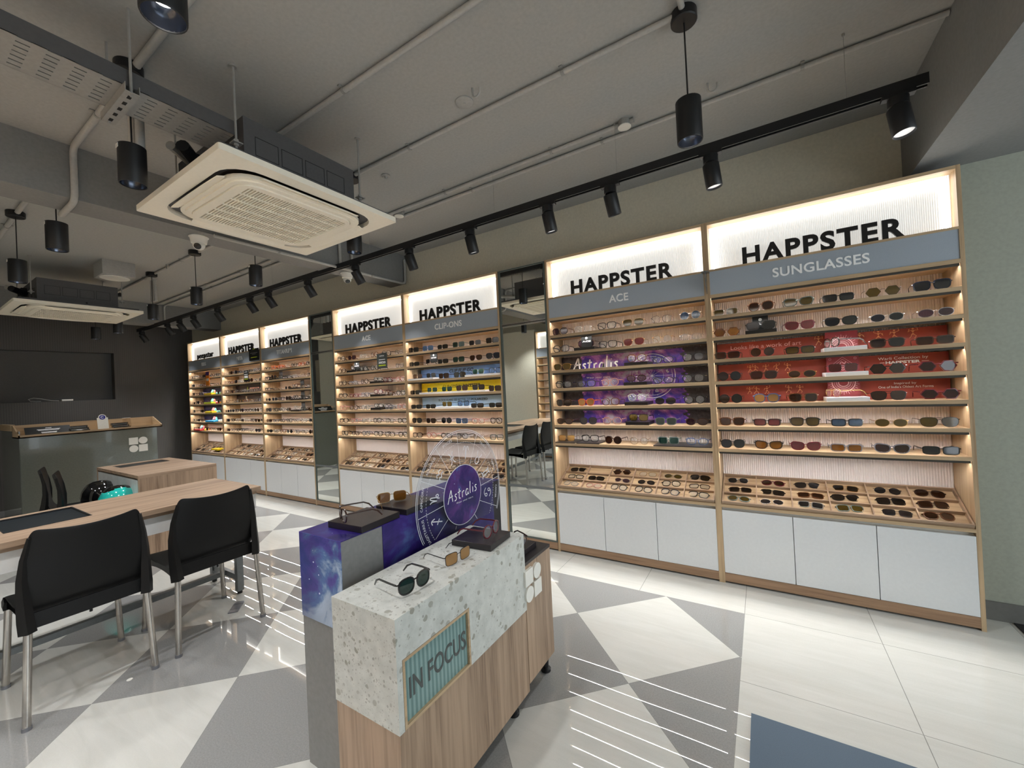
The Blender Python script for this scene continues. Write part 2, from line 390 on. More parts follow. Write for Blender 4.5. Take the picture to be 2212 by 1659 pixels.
FY = lambda cx, cz, y: (lambda a, b, d=0: (cx+a, y-d, cz+b))          # on a wall facing -Y
FX = lambda cy, cz, x: (lambda a, b, d=0: (x+d, cy+a, cz+b))          # on a face looking +X

def arc(cx, cy, r, a0, a1, n=24): return [(cx+r*cos(a0+(a1-a0)*i/n), cy+r*sin(a0+(a1-a0)*i/n)) for i in range(n+1)]
def smoothline(pts, n=6):
    """Catmull-Rom through the points"""
    p = [Vector(q) for q in pts]; out = []
    for i in range(len(p)-1):
        a = p[max(i-1, 0)]; b = p[i]; c = p[i+1]; d = p[min(i+2, len(p)-1)]
        for k in range(n):
            t = k/n; out.append(tuple(.5*((2*b)+(c-a)*t+(2*a-5*b+4*c-d)*t*t+(3*b-a-3*c+d)*t**3)))
    out.append(tuple(p[-1])); return out
# brush-script word, drawn as strokes on a 0..1 high band
SCRIPT = {
 'A': (.62, [[(0, 0), (.2, .5), (.42, 1.0), (.46, .6), (.52, .05)], [(.1, .42), (.3, .46), (.58, .5)]]),
 's': (.34, [[(.3, .5), (.16, .52), (.1, .4), (.22, .26), (.2, .08), (.02, .02)]]),
 't': (.34, [[(.2, .85), (.14, .4), (.12, .08), (.26, .04)], [(.0, .56), (.34, .62)]]),
 'r': (.34, [[(.08, .5), (.06, .02)], [(.07, .3), (.16, .48), (.3, .5)]]),
 'a': (.42, [[(.34, .44), (.2, .54), (.06, .34), (.06, .08), (.2, .06), (.33, .3), (.35, .46), (.33, .12), (.4, .03)]]),
 'l': (.22, [[(.14, 1.05), (.08, .5), (.06, .04)]]),
 'i': (.2, [[(.1, .5), (.07, .03)], [(.13, .74), (.135, .78)]]),
}
def script_word(word, h, w):
    out = []; x = 0
    for ch in word:
        adv, st = SCRIPT[ch]
        for s_ in st: out.append([(x+a, b) for a, b in smoothline(s_, 5)])
        x += adv+.08
    k = w/x
    return [[((a-x/2)*k, b*h) for a, b in s_] for s_ in out]
ZOD = [  # Aries first; strokes in a -1..1 box
 [[(-.7, .3), (-.5, .8), (-.15, .6), (0, -.9), (.15, .6), (.5, .8), (.7, .3)]],
 [arc(0, -.35, .5, 0, 2*pi, 14), [(-.7, .9), (-.4, .3), (0, .15), (.4, .3), (.7, .9)]],
 [[(-.7, .9), (0, .7), (.7, .9)], [(-.7, -.9), (0, -.7), (.7, -.9)], [(-.3, .75), (-.3, -.75)], [(.3, .75), (.3, -.75)]],
 [arc(-.45, .3, .25, 0, 2*pi, 10), [(-.65, .45), (0, .8), (.8, .5)], arc(.45, -.3, .25, 0, 2*pi, 10), [(.65, -.45), (0, -.8), (-.8, -.5)]],
 [arc(-.45, -.2, .25, 0, 2*pi, 10), [(-.25, -.1), (-.5, .5), (0, .85), (.4, .4), (.1, -.4), (.3, -.85), (.7, -.6)]],
 [[(-.8, .7), (-.6, .6), (-.6, -.6)], [(-.6, .5), (-.3, .7), (-.2, .4), (-.2, -.6)], [(-.2, .5), (.1, .7), (.2, .4), (.2, -.5), (.6, -.9)], [(.2, .3), (.55, .5), (.6, 0), (0, -.9)]],
 [[(-.8, -.6), (.8, -.6)], [(-.8, -.15), (-.25, -.15), (-.45, .3), (0, .75), (.45, .3), (.25, -.15), (.8, -.15)]],
 [[(-.8, .7), (-.6, .6), (-.6, -.6)], [(-.6, .5), (-.3, .7), (-.2, .4), (-.2, -.6)], [(-.2, .5), (.1, .7), (.2, .4), (.2, -.4), (.5, -.8), (.8, -.4)], [(.5, -.4), (.8, -.4), (.85, -.75)]],
 [[(-.7, -.8), (.7, .8)], [(.1, .8), (.7, .8), (.7, .2)], [(-.5, .1), (.1, -.5)]],
 [[(-.8, .7), (-.5, .3), (-.4, -.5), (-.2, .6), (.1, .6), (.15, -.4), (.4, -.2), (.6, -.5), (.35, -.7), (.1, -.4), (0, -.9)]],
 [[(-.8, .2), (-.4, .5), (-.1, .2), (.3, .5), (.8, .3)], [(-.8, -.4), (-.4, -.1), (-.1, -.4), (.3, -.1), (.8, -.3)]],
 [[(-.6, .8), (-.2, .4), (-.2, -.4), (-.6, -.8)], [(.6, .8), (.2, .4), (.2, -.4), (.6, -.8)], [(-.6, 0), (.6, 0)]],
]

# ------------------------------------------------------------------ the room
struct('floor', MB().box(-9.3, 3.7, -5.0, .6, -.06, 0, 'floor_tiles'))
struct('ceiling', MB().box(-9.3, 3.7, -5.0, .6, 2.9, 2.96, 'ceiling_grey'))
struct('wall_back', MB().box(-8.68, 1.2, .27, .40, 0, 2.9, 'wall_cream'))
struct('wall_right', MB().box(1.202, 3.7, .17, .40, 0, 2.9, 'wall_sage'))
struct('wall_front', MB().box(-9.3, 3.7, -4.3, -4.15, 0, 2.9, 'wall_cream'))
struct('baseboard_right', MB().box(1.204, 3.7, .158, .17, 0, .098, 'skirting_grey'))
mb = MB()   # dark wall with a wide recess
mb.box(-8.9, -8.68, -2.76, .27, 0, 1.485, 'ribbed_dark').box(-8.9, -8.68, -2.76, .27, 2.236, 2.9, 'ribbed_dark')
mb.box(-8.9, -8.68, -.81, .27, 1.485, 2.236, 'ribbed_dark').box(-8.95, -8.82, -2.76, -.81, 1.485, 2.236, 'dark_wall')
struct('wall_left', mb)
struct('trim_1', MB().box(-8.9, -8.66, -4.15, -2.76, 0, 2.9, 'wall_cream'))
struct('trim_2', MB().box(1.045, 3.7, -4.15, .27, 2.45, 2.9, 'beam_grey'))
struct('trim_3', MB().box(-3.33, -3.08, -4.15, .27, 2.588, 2.9, 'beam_grey'))
struct('trim_4', MB().box(-7.80, -7.53, -4.15, .27, 2.588, 2.9, 'beam_grey'))
struct('trim_5', MB().box(-8.68, -8.40, -2.76, .27, 2.76, 2.9, 'beam_grey'))
struct('trim_6', MB().box(-6.6, -3.4, -4.15, -3.82, 0, 2.45, 'wall_cream'))

# ------------------------------------------------------------------ shelving units
SZ = [1.773, 1.630, 1.483, 1.336, 1.187, 1.039, .891]
def build_unit():
    t = thing('display_shelving_unit', 'u', 'shelving unit')
    for x in (-.6, .582): part('side_panel', MB().box(x, x+.018, 0, .266, .0, 2.4, 'oak_z'), t, world=False)
    part('top_panel', MB().box(-.582, .582, 0, .266, 2.382, 2.4, 'oak_x'), t, world=False)
    # fluted back
    mb = MB(); n = 97; w = 1.164/n; vs = []; fs = []
    for i in range(n*4+1):
        x = -.582+i*w/4; y = .252-(0, .0035, .005, .0035)[i % 4]
        vs += [(x, y, .53), (x, y, 1.9)]
    for i in range(n*4): fs.append((2*i, 2*i+2, 2*i+3, 2*i+1))
    part('fluted_back', mb.add(vs, fs, 'flute_pink').box(-.582, .582, .254, .266, .07, 2.382, 'white_lam'), t, world=False)
    for k, z in enumerate([1.916]+SZ):
        if k == 0:
            s = part('header_rail', MB().box(-.582, .582, 0, .25, z-.022, z, 'oak_x'), t, world=False)
        else:
            s = part('shelf', MB().box(-.582, .582, 0, .246, z-.021, z, 'oak_x'), t, world=False)
        b = z-(.021 if k else .022)
        part('light_channel', MB().box(-.58, .58, .008, .014, b-.013, b, 'dark_profile').box(-.58, .58, .026, .029, b-.011, b, 'dark_profile'), s, world=False)
        part('light_strip', MB().box(-.575, .575, .0165, .0225, b-.009, b-.006, 'led_white'), s, world=False)
    part('header_panel', MB().box(-.582, .582, .004, .022, 1.916, 2.070, 'header_grey'), t, world=False)
    part('upper_rail', MB().box(-.582, .582, 0, .10, 2.070, 2.083, 'oak_x'), t, world=False)
    mb = MB(); vs = []; fs = []; n = 130; w = 1.164/n
    for i in range(n*2+1):
        x = -.582+i*w/2; y = .078-(0, .004)[i % 2]; vs += [(x, y, 2.083), (x, y, 2.382)]
    for i in range(n*2): fs.append((2*i, 2*i+2, 2*i+3, 2*i+1))
    lb = part('lightbox', mb.add(vs, fs, 'lightbox_glow').box(-.582, .582, .08, .086, 2.083, 2.382, 'white_lam'), t, world=False)
    part('light_edge', MB().box(-.56, .56, .055, .064, 2.352, 2.362, 'lightbox_edge').box(-.562, -.552, .055, .064, 2.09, 2.352, 'lightbox_edge').box(.552, .562, .055, .064, 2.09, 2.352, 'lightbox_edge'), lb, world=False)
    part('carcass', MB().box(-.582, .582, .02, .25, .068, .483, 'white_lam').box(-.582, .582, .03, .25, .483, .503, 'white_lam'), t, world=False)
    part('ledge', MB().box(-.582, .582, -.004, .25, .503, .521, 'oak_x'), t, world=False)
    for i in range(3): part('door', MB().box(-.581+i*.3885, -.581+i*.3885+.385, 0, .018, .070, .483, 'white_door'), t, world=False, bev=.001)
    part('plinth', MB().box(-.582, .582, .001, .019, .012, .068, 'plinth_oak').box(-.58, .58, .03, .2, 0, .012, 'kick_black'), t, world=False)
    return t
TA = atan2(.126, .238)
def tray_pt(x, s, h): return (x, .012+s*cos(TA)-h*sin(TA), .523+s*sin(TA)+h*cos(TA))
def build_tray():
    t = thing('display_tray', 't', 'tray'); f = lambda a, b, d: tray_pt(a, b, d)
    mb = MB(); L = .266
    mb.add([tray_pt(-.572, 0, 0), tray_pt(.572, 0, 0), tray_pt(.572, L, 0), tray_pt(-.572, L, 0), tray_pt(-.572, 0, .005), tray_pt(.572, 0, .005), tray_pt(.572, L, .005), tray_pt(-.572, L, .005)],
           [(0, 3, 2, 1), (4, 5, 6, 7), (0, 1, 5, 4), (1, 2, 6, 5), (2, 3, 7, 6), (3, 0, 4, 7)], 'oak_x')
    part('base', mb, t, world=False)
    def slab(mb, x0, x1, s0, s1, h0, h1, mat):
        vs = [tray_pt(x, s, h) for h in (h0, h1) for s in (s0, s1) for x in (x0, x1)]
        mb.add(vs, [(0, 2, 3, 1), (4, 5, 7, 6), (0, 1, 5, 4), (2, 6, 7, 3), (0, 4, 6, 2), (1, 3, 7, 5)], mat)
    mb = MB(); slab(mb, -.578, .578, -.008, 0, -.004, .028, 'walnut_x'); slab(mb, -.578, .578, L, L+.008, -.004, .028, 'walnut_x')
    slab(mb, -.578, -.570, 0, L, 0, .028, 'walnut_y'); slab(mb, .570, .578, 0, L, 0, .028, 'walnut_y'); part('rim', mb, t, world=False)
    mb = MB()
    for i in range(1, 6): slab(mb, -.570+i*.19-.003, -.570+i*.19+.003, 0, L, .005, .024, 'walnut_y')
    for j in (1, 2): slab(mb, -.570, .570, j*L/3-.003, j*L/3+.003, .005, .024, 'walnut_x')
    part('dividers', mb, t, world=False)
    mb = MB()   # wedge that holds the tray up
    for x in (-.55, 0, .54): mb.prism([(.02, .521), (.24, .521), (.24, tray_pt(0, .256, 0)[2]-.004), (.02, .5235)], lambda a, b, d: (d, a, b), x, x+.012, 'walnut_y')
    part('support_wedge', mb, t, world=False)
    return t
unit0 = build_unit(); tray0 = build_tray()
BAYS = {  # name: (centre x, header word, panel word, text half width, label of the unit)
 'S': (.6, 'SUNGLASSES', 'HAPPSTER', .46, 'oak shelving unit headed SUNGLASSES, rightmost, with red posters on three shelves', 'rightmost bay'),
 'A': (-.6, 'ACE', 'HAPPSTER', .145, 'oak shelving unit headed ACE with purple starry posters behind its shelves', 'starry-poster bay'),
 'C': (-2.27, 'CLIP-ONS', 'HAPPSTER', .34, 'oak shelving unit headed CLIP-ONS with blue and yellow posters', 'CLIP-ONS bay'),
 'B': (-3.47, 'ACE', 'HAPPSTER', .145, 'oak shelving unit without posters between second mirror and CLIP-ONS bay', 'price-sign bay'),
 'T': (-5.145, 'TITANIUM', 'HAPPSTER', .36, 'oak shelving unit headed TITANIUM, just left of the far mirror', 'TITANIUM bay'),
 'M': (-6.35, 'META', 'HAPPSTER', .17, 'oak shelving unit headed META with dark posters, second from the far left', 'META bay'),
 'K': (-7.555, 'KIDS', 'peepstar', .15, 'oak shelving unit headed KIDS with colourful toys, farthest left', 'KIDS bay'),
}
UN = [unit0]+[dup(unit0) for _ in range(9)]; TR = [tray0]+[dup(tray0) for _ in range(6)]
for (key, (cx, head, panel, tw, lab, short)), u, tr in zip(BAYS.items(), UN, TR):
    u.location = (cx, 0, 0); tr.location = (cx, 0, 0)
    tag(u, lab, 'shelving unit', 'shelving units along the back wall')
    tag(tr, 'sloping oak tray of eighteen compartments at the foot of the %s' % short, 'tray', 'compartment trays above the white doors')
    mb = MB(); put_text(mb, head, tw, .056, lambda a, b, d: (a, .0035-d, 1.968+b), 'letter_white', off=.018, extr=.0015, space=1.05)
    part('header_lettering', mb, u, world=False, label='white sign lettering')
    mb = MB()
    if panel == 'HAPPSTER': put_text(mb, panel, .775, .112, lambda a, b, d: (a, .03-d, 2.083+b), 'letter_black', off=.036, extr=.006, space=1.16)
    else:
        put_text(mb, panel, .585, .094, lambda a, b, d: (a, .03-d, 2.103+b), 'letter_black', off=.015, extr=.006, space=1.1)
    part('lightbox_lettering', mb, u, world=False, label='black cut-out name standing on the rail')
# two more units stand across the room, behind the camera's left, and are caught by the mirrors
for i, x in enumerate((-2.78, -1.56, -.34)):
    u = UN[7+i]; u.location = (x, -3.82, 0); u.rotation_euler = (0, 0, pi)
    tag(u, ['oak shelving unit seen only reflected in the near mirror, farther along opposite wall', 'oak shelving unit in the middle of the opposite wall, outside the photo', 'oak shelving unit on the opposite wall behind the camera'][i], 'shelving unit', 'shelving units on the opposite wall')

# tall mirrors between the units
def tall_mirror(x0, x1, lab):
    t = thing('wall_mirror', lab, 'mirror', ((x0+x1)/2, 0, 0))
    e = .004
    for nm, z0, z1 in (('lower_pane', .078, .497), ('middle_pane', .515, 1.895), ('upper_pane', 1.925, 2.385)):
        part(nm, MB().box(x0+.022, x1-.016, .006, .012, z0, z1, 'mirror_glass'), t)
    mb = MB().box(x0+e, x0+.022, 0, .03, .07, 2.395, 'frame_green').box(x1-.016, x1-e, 0, .03, .07, 2.395, 'frame_green')
    mb.box(x0+.022, x1-.016, 0, .02, 2.385, 2.395, 'frame_green').box(x0+.022, x1-.016, 0, .02, .068, .078, 'frame_green')
    part('frame', mb, t)
    part('upper_bar', MB().box(x0+.022, x1-.016, -.002, .012, 1.895, 1.907, 'chrome').box(x0+.022, x1-.016, .004, .014, 1.907, 1.913, 'black_metal').box(x0+.022, x1-.016, -.002, .012, 1.913, 1.925, 'chrome'), t)
    part('lower_bar', MB().box(x0+.022, x1-.016, -.002, .012, .497, .515, 'tube_grey'), t)
    part('backing', MB().box(x0+e, x1-e, .03, .266, .07, 2.39, 'black_void'), t)
    part('plinth', MB().box(x0+e, x1-e, .001, .019, .012, .068, 'plinth_oak').box(x0+e, x1-e, .03, .2, 0, .012, 'kick_black'), t)
tall_mirror(-1.67, -1.2, 'tall three-pane mirror between the CLIP-ONS bay and the starry-poster bay')
tall_mirror(-4.545, -4.07, 'tall three-pane mirror right of the TITANIUM bay')

# ------------------------------------------------------------------ eyewear
SH = {'way': (.0265, .0205, 3.2, .10, 0), 'round': (.0240, .0232, 2.0, 0, 0), 'panto': (.0250, .0220, 2.5, .06, 0),
      'cat': (.0275, .0195, 2.5, .10, .22), 'avi': (.0290, .0225, 2.7, .13, 0), 'rect': (.0268, .0165, 4.0, .03, 0),
      'sq': (.0255, .0200, 4.2, .04, 0), 'oval': (.0262, .0185, 2.1, .02, 0), 'hex': (.0285, .0225, 2.2, 0, 0), 'wide': (.030, .021, 3.0, .08, .06)}
def lens_outline(shape, n, grow=0.0):
    a, b, e, tp, ct = SH[shape]; a += grow; b += grow; out = []
    for i in range(n):
        th = 2*pi*i/n
        if shape == 'hex':
            k = 6; m = (th % (2*pi/k))-pi/k; rr = cos(pi/k)/cos(m)*.93+.07
            x, z = a*rr*cos(th), b*rr*sin(th)*1.06
        else:
            c, s_ = cos(th), sin(th)
            x = a*abs(c)**(2/e)*(1 if c >= 0 else -1); z = b*abs(s_)**(2/e)*(1 if s_ >= 0 else -1)
        x *= 1+tp*z/b
        if ct and z > 0: z += ct*max(0, x)/a*z*1.2
        out.append((x, z))
    return out
FR = {'black': srgb(20, 18, 18), 'tortoise': srgb(92, 52, 26), 'brown': srgb(58, 36, 26), 'navy': srgb(24, 28, 48), 'gold': srgb(190, 150, 90), 'silver': srgb(196, 196, 198),
      'gun': srgb(60, 58, 60), 'clear': srgb(170, 166, 160), 'wine': srgb(96, 28, 40), 'green': srgb(46, 62, 50), 'blue': srgb(64, 84, 120), 'pink': srgb(176, 124, 116), 'grey': srgb(108, 108, 116), 'amber': srgb(178, 82, 40)}
METAL = ('gold', 'silver', 'gun')
LN = {'clear': ((.97, .98, .98, 1), .93, (.8, .8, .8, 1)), 'brown': ((.26, .14, .07, 1), .35, srgb(44, 24, 15)), 'grey': ((.20, .20, .22, 1), .3, srgb(28, 29, 33)), 'olive': ((.36, .27, .07, 1), .35, srgb(74, 60, 20)),
      'gold': ((.62, .34, .05, 1), .35, srgb(120, 76, 12)), 'rose': ((.50, .20, .20, 1), .4, srgb(104, 50, 52)), 'blue': ((.36, .48, .62, 1), .45, srgb(72, 92, 118)), 'black': ((.10, .10, .10, 1), .2, srgb(16, 14, 14)),
      'green': ((.12, .26, .20, 1), .35, srgb(18, 44, 38)), 'maroon': ((.30, .08, .05, 1), .35, srgb(44, 13, 11)), 'purple': ((.42, .30, .36, 1), .45, srgb(66, 48, 58)), 'amber': ((.80, .55, .28, 1), .3, srgb(160, 122, 72))}
for k, c in FR.items():
    if k in METAL: plain('frame_'+k, c, .25, .9)
    elif k == 'clear': glassy('frame_clear', (.93, .92, .9, 1), .2, .45, .1, c)
    else: plain('frame_'+k, c, .22, grain=.35 if k in ('tortoise', 'amber') else .06, gs=140, coat=.3)
for k, (t_, tr, bd) in LN.items(): glassy('lens_'+k, t_, .22 if k != 'clear' else .14, tr, .04, bd)

def eyewear_meshes(shape, fc, lc, n=18, fold=False):
    metal = fc in METAL or fc == 'thin'
    fm = 'frame_'+fc; rim = .0017 if metal else .0042; dep = .0016 if metal else .0038
    a, b = SH[shape][:2]; cx = a+.0085; zc = b*1.05+rim+.001
    bend = lambda x: 1.5*x*x
    F = MB(); res = {}
    po = lens_outline(shape, n, rim); pi_ = lens_outline(shape, n, 0)
    for sg in (1, -1):
        fn = lambda x, z, d, sg=sg: (sg*(cx+x), bend(cx+x)+d, zc+z)
        F.ring(po, pi_, fn, -dep/2, dep/2, fm)
        L = MB(); L.prism(lens_outline(shape, n, .0002), fn, -.0006, .0008, 'lens_'+lc); res['lens'+str(sg)] = L
    z1 = zc+b*.38
    F.tube([(-.0095, bend(.01), z1), (-.004, -.0008, z1+.0028), (.004, -.0008, z1+.0028), (.0095, bend(.01), z1)], .0012 if metal else .0024, fm, 6)
    if shape == 'avi': F.tube([(-cx+.01, bend(.02), zc+b*.96), (cx-.01, bend(.02), zc+b*.96)], .001, fm, 5)
    ex = cx+a+rim; zt = zc+b*.55; yh = bend(ex)
    for sg in (1, -1):
        F.tube([(sg*(ex-.002), yh, zt), (sg*(ex+.0035), yh+.002, zt), (sg*(ex+.004), yh+.006, zt)], .0015 if metal else .0024, fm, 6)
        T = MB(); w = (.0011, .003) if metal else (.0028, .0055)
        if not fold:
            P = [(sg*(ex+.004), yh+.006, zt), (sg*(ex+.005), .05, zt), (sg*(ex+.003), .098, zt-.001), (sg*(ex-.001), .118, zt-.010), (sg*(ex-.005), .136, max(.003, zt-.031))]
        else:
            y0 = yh+.008+(.004 if sg > 0 else 0)
            P = [(sg*(ex+.003), yh+.006, zt), (sg*(ex-.006), y0, zt-.001), (sg*(ex-.07), y0+.003, zt-.004), (sg*(ex-.102), y0+.003, zt-.012), (sg*(ex-.118), y0+.002, max(.004, zt-.028))]
        T.tube(P, [1, 1, .95, 1.15, .8], fm, sq=w); res['temple'+str(sg)] = T
    res['frame'] = F; return res
_pc = {}
def eyewear(shape, fc, lc, detail=True, fold=False):
    """a fresh root with its parts (detail) or one mesh; meshes are shared between look-alikes"""
    key = (shape, fc, lc, detail, fold)
    kind = 'eyeglasses' if lc == 'clear' else 'sunglasses'
    if key not in _pc:
        r = eyewear_meshes(shape, fc, lc, 22 if detail == 2 else (18 if detail else 14), fold)
        if detail:
            _pc[key] = [(nm, r[k].mesh(nm, 40)) for k, nm in (('frame', 'frame'), ('lens1', 'lens'), ('lens-1', 'lens'), ('temple1', 'temple'), ('temple-1', 'temple'))]
        else:
            m = MB()
            for q in ('frame', 'lens1', 'lens-1', 'temple1', 'temple-1'):
                b = r[q]
                for f, i in zip(b.f, b.m): pass
                k0 = len(m.v); m.v += b.v
                for f, i in zip(b.f, b.m): m.f.append(tuple(k0+j for j in f)); m.m.append(m.mi(b.mats[i]))
            _pc[key] = m.mesh(kind, 40)
    if detail:
        t = bpy.data.objects.new(kind, None); C.objects.link(t); t.empty_display_size = .02
        for nm, me in _pc[key]:
            o = bpy.data.objects.new(nm, me); C.objects.link(o); o.parent = t
    else:
        t = bpy.data.objects.new(kind, _pc[key]); C.objects.link(t)
    return t, kind
ORD = ['first', 'second', 'third', 'fourth', 'fifth', 'sixth', 'seventh', 'eighth', 'ninth', 'tenth']
ROWN = ['top', 'second', 'third', 'fourth', 'fifth', 'sixth', 'lowest']
SHN = {'way': 'squarish', 'round': 'round', 'panto': 'rounded', 'cat': 'cat-eye', 'avi': 'aviator', 'rect': 'narrow', 'sq': 'square', 'oval': 'oval', 'hex': 'angular', 'wide': 'wide'}
FCN = {'gun': 'dark metal', 'clear': 'crystal', 'amber': 'amber', 'wine': 'wine red'}
def eyelabel(shape, fc, lc, place):
    f = FCN.get(fc, fc)
    s = '%s %s eyeglasses' % (f, SHN[shape]) if lc == 'clear' else '%s %s sunglasses with %s lenses' % (f, SHN[shape], lc)
    return s+', '+place
# shelf stock: (shape frame lens) for every pair, * = on a riser
DET = {}
DET['S'] = ['rect silver olive|panto tortoise brown|cat green olive|rect black grey|hex gun olive|way navy grey',
            'hex tortoise gold|wide black black*|cat wine rose|cat black black|oval silver grey|oval silver purple',
            'rect black maroon|round gun brown|rect black olive|SIDE brown clear*|way brown grey|rect brown brown',
            'round black grey|way brown maroon|oval gold brown|sq gun maroon*|hex black brown|hex wine maroon',
            'round black black|panto blue amber|way tortoise brown|SIDE gold clear*|avi gun brown|hex wine maroon',
            'way tortoise brown|rect black rose|way black olive|rect black blue|oval gold olive|avi gun olive',
            'panto black grey|cat black gold|cat wine rose|rect grey gold|cat grey brown|rect black grey']
DET['A'] = ['panto brown purple|panto silver clear|way black clear|avi gold olive|panto gun clear|round silver blue',
            'panto black clear|panto brown purple*|way black clear|avi gold rose|round gold clear|oval silver clear',
            'avi gold olive|-|-|panto tortoise clear*|oval navy clear|panto black clear',
            'panto black clear|way black clear|round pink clear|oval brown purple*|oval navy clear|panto black clear',
            'panto brown grey|panto amber amber|panto tortoise clear|round clear clear*|oval navy grey|round black clear',
            'oval brown brown|panto navy grey|hex pink clear|way black olive*|way green green|oval brown brown',
            'sq gold amber_|way black clear_|round brown brown|round gold clear|sq green green_|oval blue clear_']
DET['C'] = ['sq black black|sq blue blue|rect black black|sq green green|sq gun grey|sq black black',
            'rect black black|rect black black*|rect black black|sq black green|avi gun brown|avi navy grey',
            'sq gun brown*|sq gun grey*|sq brown brown|sq black black|sq green green*|sq black blue*',
            'rect black black|sq gold green*|sq gun green*|sq black brown*|sq black black*|sq black brown',
            'rect black black|rect black black|sq gun olive*|sq black blue*|rect black black|rect black black',
            'panto black black|way brown brown|round navy black|sq blue blue|sq pink clear|panto black clear',
            'sq brown clear|round pink clear|way black clear|panto black clear|sq gold clear|way green clear']
DET['B'] = ['round black clear|way tortoise purple|sq clear clear|panto tortoise clear|panto black clear|round gun clear',
            'round brown clear|panto black clear*|round black clear|panto black clear|-|panto gun clear',
            'panto black clear|rect grey clear|round brown clear|rect black clear*|panto wine clear|round pink clear',
            'panto black clear|rect wine clear|sq grey clear|panto wine clear*|panto tortoise clear|panto black clear',
            'round pink clear|panto brown clear|round clear clear|rect black clear*|sq grey clear|round pink clear',
            'way black clear|sq pink clear|oval clear clear|panto black clear|sq gun clear|way black clear',
            'sq black clear|oval brown clear|panto grey clear|panto black clear|sq black clear|panto black clear']
RISE = .024
def place_pair(spec, x, y, z, rz, place, group, detail, tilt=0, fold=False, sc=1.0):
    sh, fc, lc = spec; t, kind = eyewear(sh, fc, lc, detail, fold)
    t.location = (x, y, z); t.rotation_euler = (tilt, 0, rz)
    if sc != 1.0: t.scale = (sc, sc, sc)
    tag(t, eyelabel(sh, fc, lc, place), kind, group); return t
def slab(x0, x1, y0, y1, z0, z1, mat, name, label, cat, group=None, bev=.001):
    return solo(name, MB().box(x0, x1, y0, y1, z0, z1, mat), label, cat, group, loc=((x0+x1)/2, (y0+y1)/2, z0), bev=bev)
for key in 'SACB':
    cx = BAYS[key][0]; short = BAYS[key][5]; det = 1 if key in 'SA' else 0
    for r, rowt in enumerate(DET[key]):
        z = SZ[r]; items = rowt.split('|'); seen = 0
        for i, it in enumerate(items):
            if it == '-': continue
            sh, fc, lc = it.split(); seen += 1
            x = cx-.5+.2*i*.985+random.uniform(-.006, .006)
            place = '%s from left, %s shelf, %s' % (ORD[seen-1], ROWN[r], short)
            up = 0; fl = lc[-1]; lc = lc.strip('*_'); rz = random.uniform(-.10, .10)
            if fl == '*': up = RISE if key != 'C' else .018
            if fl == '_': up = .007
            if sh == 'SIDE': sh = 'panto'; rz = -1.15; x -= .05
            g = 'pairs displayed open on the %s' % short
            place_pair((sh, fc, lc), x, .030+(.03 if up else 0), z+up, rz, place, g, det, sc=1.1 if key in 'SA' else 1.05)
            if fl == '*' and key in 'SAB' and not (key == 'S' and r >= 2):
                slab(x-.085, x+.085, .018, .2, z, z+RISE, 'pad_black', 'display_riser', 'black riser block under a pair on the %s shelf of %s' % (ROWN[r], short), 'riser', 'black riser blocks')
            if fl == '_':
                slab(x-.095, x+.095, .004, .19, z, z+.007, 'slab_black', 'display_slab', 'thin black slab under the %s pair on the lowest shelf of %s' % (ORD[seen-1], short), 'slab', 'thin black slabs')
# white risers and red cards of the rightmost bay
for r in (2, 3, 4):
    slab(.605, .800, .012, .17, SZ[r], SZ[r]+.024, 'white_acrylic', 'display_riser', 'white riser block on the %s shelf of the rightmost bay' % ROWN[r], 'riser', 'white riser blocks of the rightmost bay')
# white stepped risers of the clip-on bay
for r, x0, x1 in ((2, -2.855, -2.50), (2, -2.10, -1.70), (3, -2.70, -2.28), (3, -2.275, -1.87), (4, -2.49, -2.06)):
    mb = MB().box(x0, x1, .012, .16, SZ[r], SZ[r]+.018, 'white_acrylic').box(x0+.03, x1-.03, .03, .15, SZ[r]+.018, SZ[r]+.0185, 'white_acrylic')
    solo('display_riser', mb, 'white riser under the %s pairs on the %s shelf of the CLIP-ONS bay' % ('leftmost' if x0 < -2.48 else 'right-hand', ROWN[r]), 'riser', 'white risers of the CLIP-ONS bay', loc=((x0+x1)/2, .08, SZ[r]), bev=.001)
# little black name cards standing on their risers
def name_card(x, r, y, word, lab, h=.095, w=.088):
    z = SZ[r]+RISE
    t = thing('name_card', lab, 'card', (x, y, z), 0, 'black name cards on risers')
    part('board', MB().box(x-w/2, x+w/2, y, y+.004, z, z+h, 'sign_black'), t)
    mb = MB(); put_text(mb, word, w*.8, .012, FY(x, z+h*.42, y-.0005), 'letter_white', off=.02)
    mb.prism(arc(0, 0, .010, 0, 2*pi, 12)[:-1], lambda a, b, d: (x+a, y-.0005-d, z+h*.76+b), 0, .0004, 'letter_white'); part('card_print', mb, t)
name_card(.292, 1, .10, 'SUNGLASSES', 'black SUNGLASSES card behind the shield pair of the rightmost bay')
name_card(-.885, 1, .045, 'ACE', 'black ACE card on the riser of the starry-poster bay')
name_card(-2.515, 1, .05, 'CLIP-ONS', 'black CLIP-ONS card on the riser of the CLIP-ONS bay')
name_card(-3.715, 1, .05, 'ACE', 'black ACE card on the riser of the price-sign bay')

